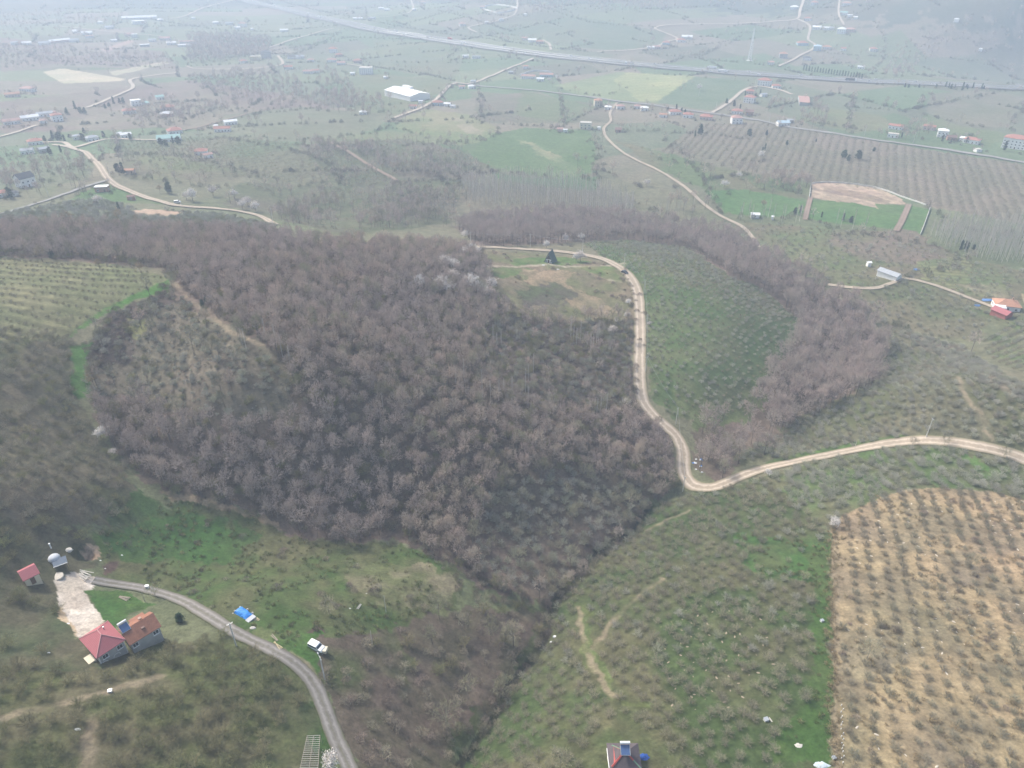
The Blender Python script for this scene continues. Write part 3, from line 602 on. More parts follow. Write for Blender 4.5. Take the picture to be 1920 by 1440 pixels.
def poplar(seed,h=16.):
    rg=np.random.default_rng(seed); T=TB(); C=TB(); top=np.array([rg.normal()*.2,rg.normal()*.2,h])
    T.tube(np.array([0,0,-.4]),top*.5,.17,.12); T.tube(top*.5,top,.12,.03)
    for i in range(26):
        t=.3+.68*i/26; s=top*t; a=i*2.4; ln=(1.5*(1-t)+.7)*rg.uniform(.7,1.2); d=np.array([math.cos(a)*.55,math.sin(a)*.55,1.]); q=s+d*ln; C.tube(s,q,.035,.015)
        for m in range(6): g=rg.random(); p=s+(q-s)*g; C.twig(p,p+rnd_dir(rg,d,.45)*rg.uniform(.5,1.1),.11,rg)
    return T,C
def bush(seed,r=2.5,h=3.0,ns=20,nt_=60,tw=.034,mat=None,flat=.8,name='hazel_bush'):
    rg=np.random.default_rng(seed); C=TB()
    for i in range(ns):
        a=i*2.4+rg.random(); ro=math.sqrt((i+.5)/ns)*rg.uniform(.85,1.1); e=np.array([math.cos(a)*ro*r,math.sin(a)*ro*r,h*(1-.45*ro*ro)*rg.uniform(.7,1.05)])
        s=np.array([math.cos(a)*.25,math.sin(a)*.25,-.3]); k=s*.5+e*.5+np.array([0,0,h*.1]); C.tube(s,k,.026,.02); C.tube(k,e,.02,.01)
        for m in range(nt_):
            g=rg.uniform(.3,1)**.8; p=(k+(e-k)*(g-.5)*2) if g>.5 else (s+(k-s)*g*2); p=p+rg.normal(size=3)*np.array([.22,.22,.15])*r*.55*g
            p[2]=max(p[2],.1); d=rnd_dir(rg,np.array([p[0]/r*.7,p[1]/r*.7,.8]),.6); C.twig(p,p+d*rg.uniform(.35,.85),tw,rg)
    return C.mesh(name,mat or HAZEL)
def scrub(seed,r=1.6,h=1.5,n=420,tw=.04,mat=None,name='scrub_bush'):
    rg=np.random.default_rng(seed); C=TB()
    for i in range(n):
        a=rg.random()*6.283; ro=math.sqrt(rg.random())*r*(.75+.25*math.sin(a*3+seed)); p=np.array([math.cos(a)*ro,math.sin(a)*ro,h*(1-(ro/r)**2)*rg.uniform(.05,.9)]); C.twig(p,p+rnd_dir(rg,np.array([math.cos(a)*.4,math.sin(a)*.4,.8]),.5)*rg.uniform(.4,.9),tw,rg)
    return C.mesh(name,mat or THICK)
def evergreen(seed,h=9,r=2.8,cone=0.5,n=1500,lf=.3):
    rg=np.random.default_rng(seed); T=TB(); C=TB(); T.tube(np.array([0,0,-.4]),np.array([0,0,h*.85]),.2,.05)
    cl=[(rg.random()*6.283,rg.uniform(.12,1),rg.uniform(.25,1.0)) for _ in range(60)]
    for i in range(n):
        a,t,ro=cl[i%60]; R0=r*((1-t)**.8*cone+(1-cone)*math.sqrt(max(0,1-(2*t-1)**2)))
        c=np.array([math.cos(a)*ro*R0*.8,math.sin(a)*ro*R0*.8,h*t]); C.leaf(c+rg.normal(size=3)*np.array([.45,.45,.35])*r/3,lf*rg.uniform(.6,1.3),rg)
    return T,C
print('protos')
TREES=[bare_tree(100+i,h=rh,cr=rc) for i,(rh,rc) in enumerate([(11,3.1),(12.5,3.4),(10,2.8),(13,3.0),(9,3.0)])]
TREE_M=[merged('bare_tree',t[2],t[3],TRUNK,TWIG) for t in TREES]
OLIVE_M=[merged('bare_tree',t[2],t[3],TRUNK,OLIVE) for t in TREES[2:5]]
POPS=[poplar(200+i,h) for i,h in enumerate((15,17,13.5))]; POP_M=[merged('poplar',T,C,POPT,POPL) for T,C in POPS]
HAZ_M=[bush(300+i,mat=HAZEL) for i in range(4)]; HAZB_M=[bush(310+i,r=2.2,h=2.8,mat=HAZELB) for i in range(4)]; HAZG_M=[bush(320+i,r=2.3,h=2.9,mat=HAZELG) for i in range(4)]
TREER_M=[merged('bare_tree',t[2],t[3],TRUNK,TWIGR) for t in TREES]; TREER_P=0
HAZS_M=[bush(330+i,r=1.5,h=2.0,ns=12,nt_=45,mat=HAZEL) for i in range(4)]
STR_M=[bush(340+i,r=1.75,h=2.0,ns=14,nt_=60,mat=HAZST) for i in range(4)]
SCR_M=[scrub(350+i) for i in range(4)]; BLK_M=[scrub(360+i,r=1.9,h=1.7,n=520,mat=BLACKT,name='bramble') for i in range(3)]
FAR_M=[scrub(370+i,r=2.3,h=2.4,n=120,tw=.14,mat=HAZEL,name='far_bush') for i in range(3)]
HEDGM=bark_mat('hedge_twigs',(.17,.145,.115),.25,(.15,.16,.09)); HEDG_M=[scrub(380+i,r=2.6,h=3.6,n=240,tw=.16,mat=HEDGM,name='hedge_bush') for i in range(3)]
FART_M=[]
for i in range(4):
    T,C=bare_tree(400+i,h=10,cr=3.3,tw=.16,ntw=5,nl=6,nsub=40)[2:]; FART_M.append(merged('far_tree',T,C,TRUNK,TWIG))
EV=[evergreen(500,7,2.5,.35,2200),evergreen(501,8.5,1.9,.9,1800),evergreen(502,6,2.9,.15,2200)]; EV_M=[merged('evergreen_tree',T,C,TRUNK,EVG) for T,C in EV]
def blossom(seed,mat,n=1700,h=5,cr=2.6):
    rg=np.random.default_rng(seed); T,C=bare_tree(seed,h=h,cr=cr,ntw=5,base=.22)[2:]; B=TB()
    src=[v for v in C.v[::2]]
    for i in range(n): B.leaf(src[rg.integers(len(src))]+rg.normal(size=3)*.12,.15*rg.uniform(.7,1.4),rg)
    return T,C,B
BL=[blossom(600+i,BLOS) for i in range(3)]
def tree_parts(T,C,B,mt,mc,mb,nm):
    tm=T.mesh('trunk',mt)
    if B is None: return tm,C.mesh('crown',mc)
    return tm,merged('crown',C,B,mc,mb)
BL_P=[tree_parts(T,C,B,TRUNK,TWIG,BLOS,'blossom') for T,C,B in BL]; YEL_P=[tree_parts(T,C,B,TRUNK,TWIG,YEL,'y') for T,C,B in [blossom(610+i,YEL,900,7,3) for i in range(2)]]
EV_P=[tree_parts(T,C,None,TRUNK,EVG,None,'e') for T,C in EV]
TREE_P=[(t[0],t[1]) for t in TREES]; POP_P=[tree_parts(T,C,None,POPT,POPL,None,'p') for T,C in POPS]
# ---------------------------------------------------------------- scattering
def near_roads(x,y,extra=.6):
    bad=np.zeros(len(x),bool)
    for P,wd in ROADW.values():
        if wd>30: wd+=6
        lo=P.min(0)-wd-3; hi=P.max(0)+wd+3; m=(x>lo[0])&(x<hi[0])&(y>lo[1])&(y<hi[1])&~bad
        if not m.any(): continue
        q=np.stack([x[m],y[m]],-1); b=np.zeros(len(q),bool)
        for i in range(0,len(P),300):
            pp=P[i:i+300]; d=((q[:,None]-pp[None])**2).sum(-1).min(1); b|=d<(wd/2+extra)**2
        bad[np.where(m)[0][b]]=True
    return bad
KEEP=[]   # (x,y,r) clearings round buildings
def scatter(poly,sp,seed,rows=None,jit=.5,holes=(),dens=1.0,clump=0,extra=.6,edge=1.0):
    rg=np.random.default_rng(seed); x0,y0=poly.min(0)[:2]; x1,y1=poly.max(0)[:2]
    if rows is None: ang=rg.random()*1.5; sx=sy=sp
    else: ang,sx,sy=rows
    c,s=math.cos(ang),math.sin(ang); cx,cy=(x0+x1)/2,(y0+y1)/2; L=math.hypot(x1-x0,y1-y0)/2
    U,Vv=np.meshgrid(np.arange(-L,L,sx),np.arange(-L,L,sy)); U=U.ravel()+rg.normal(size=U.size)*sx*jit*.5; Vv=Vv.ravel()+rg.normal(size=Vv.size)*sy*jit*.5
    x=cx+U*c-Vv*s; y=cy+U*s+Vv*c
    xn=x+(fbm(x/7,y/7,seed,2)-.5)*6*edge; yn=y+(fbm(x/7,y/7,seed+1,2)-.5)*6*edge
    m=inpoly(xn,yn,poly)&(rg.random(len(x))<dens)
    if clump: m&=fbm(x/clump,y/clump,seed+7,3)+rg.normal(size=len(x))*.06>.5
    for h in holes: m&=~inpoly(x,y,h)
    x=x[m]; y=y[m]
    if len(x)==0: return np.zeros((0,3))
    k=~near_roads(x,y,extra); x=x[k]; y=y[k]
    ok=np.ones(len(x),bool)
    for W_,w_,c_ in PATHW:
        for a,b in zip(W_[:-1],W_[1:]):
            ab=b-a; t=np.clip(((x-a[0])*ab[0]+(y-a[1])*ab[1])/(ab@ab),0,1); ok&=np.hypot(x-a[0]-t*ab[0],y-a[1]-t*ab[1])>w_*.5+.9
    x=x[ok]; y=y[ok]
    for (a,b,r) in KEEP: k=(x-a)**2+(y-b)**2>r*r; x=x[k]; y=y[k]
    return np.stack([x,y,height(x,y)],-1) if len(x) else np.zeros((0,3))
def along(pts,sp,width,seed,dens=1.0):
    """points scattered along a photo line (hedges)"""
    rg=np.random.default_rng(seed); W=gp([p[0] for p in pts],[p[1] for p in pts])[:,:2]; P=smooth_path(W,sp)
    T=np.gradient(P,axis=0); T/=np.linalg.norm(T,axis=1)[:,None]+1e-9; N=np.stack([-T[:,1],T[:,0]],-1)
    k=rg.random(len(P))<dens; Q=(P+N*(rg.normal(size=len(P))*width/2)[:,None]+rg.normal(size=P.shape)*sp*.3)[k]
    return np.stack([Q[:,0],Q[:,1],height(Q[:,0],Q[:,1])],-1)
def inst_stuff(name,pts,meshes,label,cat,smin=.75,smax=1.2,seed=1,sink=0.0):
    if len(pts)==0: return
    rg=np.random.default_rng(seed); n=len(pts); P=pts.copy(); P[:,2]-=sink
    me=bpy.data.meshes.new(name); me.vertices.add(n); me.vertices.foreach_set('co',P.astype(np.float32).ravel())
    for an,ty,dat in (('rot','FLOAT',rg.random(n)*6.283),('scl','FLOAT',rg.uniform(smin,smax,n)),('vid','INT',rg.integers(0,len(meshes),n))):
        a=me.attributes.new(an,ty,'POINT'); a.data.foreach_set('value',dat.astype(np.int32 if ty=='INT' else np.float32))
    me.update(); o=link(name,me); tag(o,label,cat,kind='stuff')
    g=bpy.data.node_groups.new('planting','GeometryNodeTree'); g.interface.new_socket('Geometry',in_out='INPUT',socket_type='NodeSocketGeometry'); g.interface.new_socket('Geometry',in_out='OUTPUT',socket_type='NodeSocketGeometry')
    N=g.nodes; gi=N.new('NodeGroupInput'); go=N.new('NodeGroupOutput'); iop=N.new('GeometryNodeInstanceOnPoints'); L=g.links.new
    gti=N.new('GeometryNodeGeometryToInstance')
    for m in meshes:
        po=bpy.data.objects.new(m.name+'_kind',m); oi=N.new('GeometryNodeObjectInfo'); oi.inputs['Object'].default_value=po; oi.inputs['As Instance'].default_value=True
        L(oi.outputs['Geometry'],gti.inputs[0])
    # several links into one multi-input: join first
    if len(meshes)>1:
        for l_ in list(gti.inputs[0].links): g.links.remove(l_)
        jn=N.new('GeometryNodeJoinGeometry')
        for nd in [q for q in N if q.bl_idname=='GeometryNodeObjectInfo']: L(nd.outputs['Geometry'],jn.inputs[0])
        src=jn.outputs[0]
    else: src=[q for q in N if q.bl_idname=='GeometryNodeObjectInfo'][0].outputs['Geometry']
    N.remove(gti)
    def att(nm,ty):
        a=N.new('GeometryNodeInputNamedAttribute'); a.data_type=ty; a.inputs[0].default_value=nm; return a.outputs[0]
    L(gi.outputs[0],iop.inputs['Points']); L(src,iop.inputs['Instance']); iop.inputs['Pick Instance'].default_value=True
    L(att('vid','INT'),iop.inputs['Instance Index'])
    cx=N.new('ShaderNodeCombineXYZ'); L(att('rot','FLOAT'),cx.inputs[2]); e2r=N.new('FunctionNodeEulerToRotation'); L(cx.outputs[0],e2r.inputs[0]); L(e2r.outputs[0],iop.inputs['Rotation'])
    L(att('scl','FLOAT'),iop.inputs['Scale']); L(iop.outputs[0],go.inputs[0])
    md=o.modifiers.new('planting','NODES'); md.node_group=g
    return o
def inview(P,mx=30):
    u,v,d=proj(P[:,0],P[:,1],P[:,2]+2); return (u>-mx)&(u<1920+mx)&(v>-mx)&(v<1440+mx),d
COUNT={}
def split_near(sets,total=300):
    """sets: list of (key, pts). picks the nearest in view over all, returns {key:(near,rest)}"""
    A=[];
    for k,(key,P) in enumerate(sets):
        if len(P): iv,d=inview(P,-4); A+= [(dd,k,i) for i,(dd,q) in enumerate(zip(d,iv)) if q]
    A.sort(); ch=[set() for _ in sets]
    for dd,k,i in A[:total]: ch[k].add(i)
    out={}
    for k,(key,P) in enumerate(sets):
        m=np.zeros(len(P),bool); m[list(ch[k])]=True; out[key]=(P[m],P[~m])
    return out
def place_single(name,P,meshes,label,cat,group,smin=.8,smax=1.2,seed=1):
    rg=np.random.default_rng(seed)
    for p in P:
        o=bpy.data.objects.new(name,meshes[rg.integers(len(meshes))]); COL.objects.link(o); o.location=p; o.rotation_euler=(0,0,rg.random()*6.283); s=rg.uniform(smin,smax); o.scale=(s,s,s*rg.uniform(.9,1.1)); tag(o,label,cat,group)
def place_tree(name,p,parts,label,cat,group=None,s=1.0,rz=0.0):
    e=bpy.data.objects.new(name,None); COL.objects.link(e); e.location=p; e.rotation_euler=(0,0,rz); e.scale=(s,s,s); e.empty_display_size=.5; tag(e,label,cat,group)
    for nm,m in zip(('trunk','crown'),parts):
        o=bpy.data.objects.new(nm,m); COL.objects.link(o); o.parent=e
    return e
# ---------------------------------------------------------------- buildings
def tile_mat(name,c,pitch=.33,var=.22):
    b=NB(name); tc=b.objc(); sx=b.n('ShaderNodeSeparateXYZ'); b.l(tc,sx.inputs[0]); f=b.noise(.9,5,tc,.7); f2=b.noise(6,3,tc)
    wv=b.n('ShaderNodeTexWave'); wv.inputs['Scale'].default_value=1/pitch/2; wv.inputs['Distortion'].default_value=.4; b.l(tc,wv.inputs['Vector'])
    k=b.math('MULTIPLY',b.mr(f,.25,.75,1-var,1+var),b.mr(f2,.2,.8,.88,1.12)); k=b.math('MULTIPLY',k,b.mr(wv.outputs['Fac'],0,1,.9,1.06))
    cc=b.n('ShaderNodeCombineColor'); [b.l(k,cc.inputs[i]) for i in range(3)]; b.b.inputs['Roughness'].default_value=.75
    return b.col(b.mix(1.0,tuple(c),cc.outputs[0],'MULTIPLY'))
RM={'r':tile_mat('red_tiles',(.40,.19,.15)),'o':tile_mat('orange_tiles',(.46,.25,.17)),'p':tile_mat('faded_pink_tiles',(.44,.27,.23)),'w':tile_mat('white_sheet_roof',(.84,.84,.83),.5,.06),
 'g':tile_mat('grey_sheet_roof',(.40,.42,.44),.5,.12),'t':tile_mat('teal_sheet_roof',(.33,.50,.46),.5,.12),'d':tile_mat('dark_roof',(.10,.105,.115)),'b':tile_mat('pale_blue_sheet_roof',(.46,.58,.65),.5,.1),'n':tile_mat('brown_roof',(.20,.13,.11)),'c':tile_mat('cream_concrete_roof',(.52,.49,.43),3,.15)}
WM={'w':paint('white_plaster',(.84,.83,.80),var=.06,scale=.6),'c':paint('cream_plaster',(.66,.60,.46),var=.1,scale=.6),'p':paint('pink_plaster',(.62,.47,.42),var=.1,scale=.6),'g':paint('grey_render',(.40,.40,.39),var=.15,scale=.6),
 'b':paint('turquoise_plaster',(.42,.58,.63),var=.1,scale=.6),'k':paint('bare_brick',(.40,.24,.18),var=.2,scale=3),'y':paint('yellow_plaster',(.62,.50,.30),var=.1,scale=.6),'r':paint('red_wall',(.42,.15,.13),var=.1)}
M_GLASS=paint('window_glass',(.05,.06,.07),.15,.05,spec=.5); M_FRAME=paint('white_frame',(.8,.8,.78),.5,.05); M_DOOR=paint('brown_door',(.16,.10,.07),.6); M_CHIM=paint('chimney_brick',(.42,.28,.22),var=.2,scale=4)
_win=None
def window_mesh(w,h):
    m=MB(); t=.09
    for c,d in (((0,-.03,h/2-t/2),(w,.08,t)),((0,-.03,-h/2+t/2),(w,.08,t)),((-w/2+t/2,-.03,0),(t,.08,h-2*t)),((w/2-t/2,-.03,0),(t,.08,h-2*t)),((0,-.02,0),(.06,.05,h-2*t))): m.box(c,d)
    m.box((0,-.06,-h/2-.05),(w+.16,.2,.08)); n=len(m.f); m.box((0,0,0),(w-.14,.03,h-.14)); me=m.mesh('window'); me.materials.append(M_FRAME); me.materials.append(M_GLASS)
    for i,p in enumerate(me.polygons): p.material_index=1 if i>=n else 0
    return me
WIN=window_mesh(1.3,1.25); WINS=window_mesh(.9,1.0); DOORM=MB().box((0,0,0),(1.0,.07,2.05)).mesh('door'); DOORM.materials.append(M_DOOR)
def add_child(root,name,me,loc,rz=0):
    o=bpy.data.objects.new(name,me); COL.objects.link(o); o.parent=root; o.location=loc; o.rotation_euler=(0,0,rz); return o
def roof_mesh(w,d,h,kind,rise,ov=.5,t=.14):
    m=MB(); a,b=w/2+ov,d/2+ov
    if kind=='flat': m.box((0,0,h+.12),(w+.3,d+.3,.24)); 
    elif kind=='mono': m.poly([(-a,-b,h),(a,-b,h),(a,b,h+rise),(-a,b,h+rise),(-a,-b,h+t),(a,-b,h+t),(a,b,h+rise+t),(-a,b,h+rise+t)],[(0,3,2,1),(4,5,6,7),(0,1,5,4),(1,2,6,5),(2,3,7,6),(3,0,4,7)])
    elif kind=='gable': m.poly([(-a,-b,h-.1),(a,-b,h-.1),(a,0,h+rise),(-a,0,h+rise),(a,b,h-.1),(-a,b,h-.1),(-a,-b,h-.1+t),(a,-b,h-.1+t),(a,0,h+rise+t),(-a,0,h+rise+t),(a,b,h-.1+t),(-a,b,h-.1+t)],[(6,7,8,9),(9,8,10,11),(0,3,2,1),(3,5,4,2),(0,1,7,6),(4,5,11,10),(1,2,8,7),(2,4,10,8),(0,6,9,3),(3,9,11,5)])
    else:
        r=max(0,a-b); m.poly([(-a,-b,h),(a,-b,h),(a,b,h),(-a,b,h),(-a,-b,h+t),(a,-b,h+t),(a,b,h+t),(-a,b,h+t),(-r,0,h+t+rise),(r,0,h+t+rise)],[(0,3,2,1),(0,1,5,4),(1,2,6,5),(2,3,7,6),(3,0,4,7),(4,5,9,8),(6,7,8,9),(5,6,9),(7,4,8)] if a>=b else [(0,3,2,1),(0,1,5,4),(1,2,6,5),(2,3,7,6),(3,0,4,7)])
        if a<b:
            m=MB(); r=b-a; m.poly([(-a,-b,h),(a,-b,h),(a,b,h),(-a,b,h),(-a,-b,h+t),(a,-b,h+t),(a,b,h+t),(-a,b,h+t),(0,-r,h+t+rise),(0,r,h+t+rise)],[(0,3,2,1),(0,1,5,4),(1,2,6,5),(2,3,7,6),(3,0,4,7),(4,5,8),(6,7,9),(5,6,9,8),(7,4,8,9)])
    return m
def make_house(name,x,y,z,w,d,h,kind,rc,wc,rot,label,cat='house',group=None,chim=True,wins=True,rise=None,ov=.5,storeys=1,small=False):
    e=bpy.data.objects.new(name,None); COL.objects.link(e); e.location=(x,y,z); e.rotation_euler=(0,0,rot); e.empty_display_size=2; tag(e,label,cat,group)
    m=MB().box((0,0,h/2-1.2),(w,d,h+2.4)); rise=rise if rise is not None else (0 if kind=='flat' else min(w,d)*.24)
    if kind=='gable': m.poly([(-w/2,-d/2,h),(-w/2,d/2,h),(-w/2,0,h+rise*.92),(w/2,-d/2,h),(w/2,d/2,h),(w/2,0,h+rise*.92)],[(0,2,1),(3,4,5),(0,3,5,2),(1,2,5,4)])
    if kind=='mono': m.poly([(-w/2,-d/2,h),(-w/2,d/2,h),(-w/2,d/2,h+rise*.9),(w/2,-d/2,h),(w/2,d/2,h),(w/2,d/2,h+rise*.9)],[(0,2,1),(3,4,5),(0,3,5,2),(1,2,5,4)])
    m.build('wall',WM[wc],e)
    rf=roof_mesh(w,d,h,kind,rise,ov).build('roof',RM[rc],e)
    if chim and kind!='flat':
        c=MB(); c.box((w*.22,d*.12,h+rise*.75+.5),(.55,.55,1.5)); c.box((w*.22,d*.12,h+rise*.75+1.29),(.7,.7,.1)); c.build('chimney',M_CHIM,rf)
    if wins:
        W=WINS if small else WIN; n=max(1,int(w/3.2)); nd=max(1,int(d/3.4)) if not small else 0
        for s in range(storeys):
            zz=1.5+s*2.8
            for i in range(n):
                xx=(i+.5)/n*w-w/2
                if s==0 and i==n//2 and n>1: add_child(e,'door',DOORM,(xx,-d/2-.035,1.02)); continue
                add_child(e,'window',W,(xx,-d/2-.015,zz))
            for i in range(nd):
                yy=(i+.5)/nd*d-d/2; add_child(e,'window',W,(w/2+.015,yy,zz),R(90)); 
                if s==0: add_child(e,'window',W,(-w/2-.015,yy,zz),R(-90))
    return e
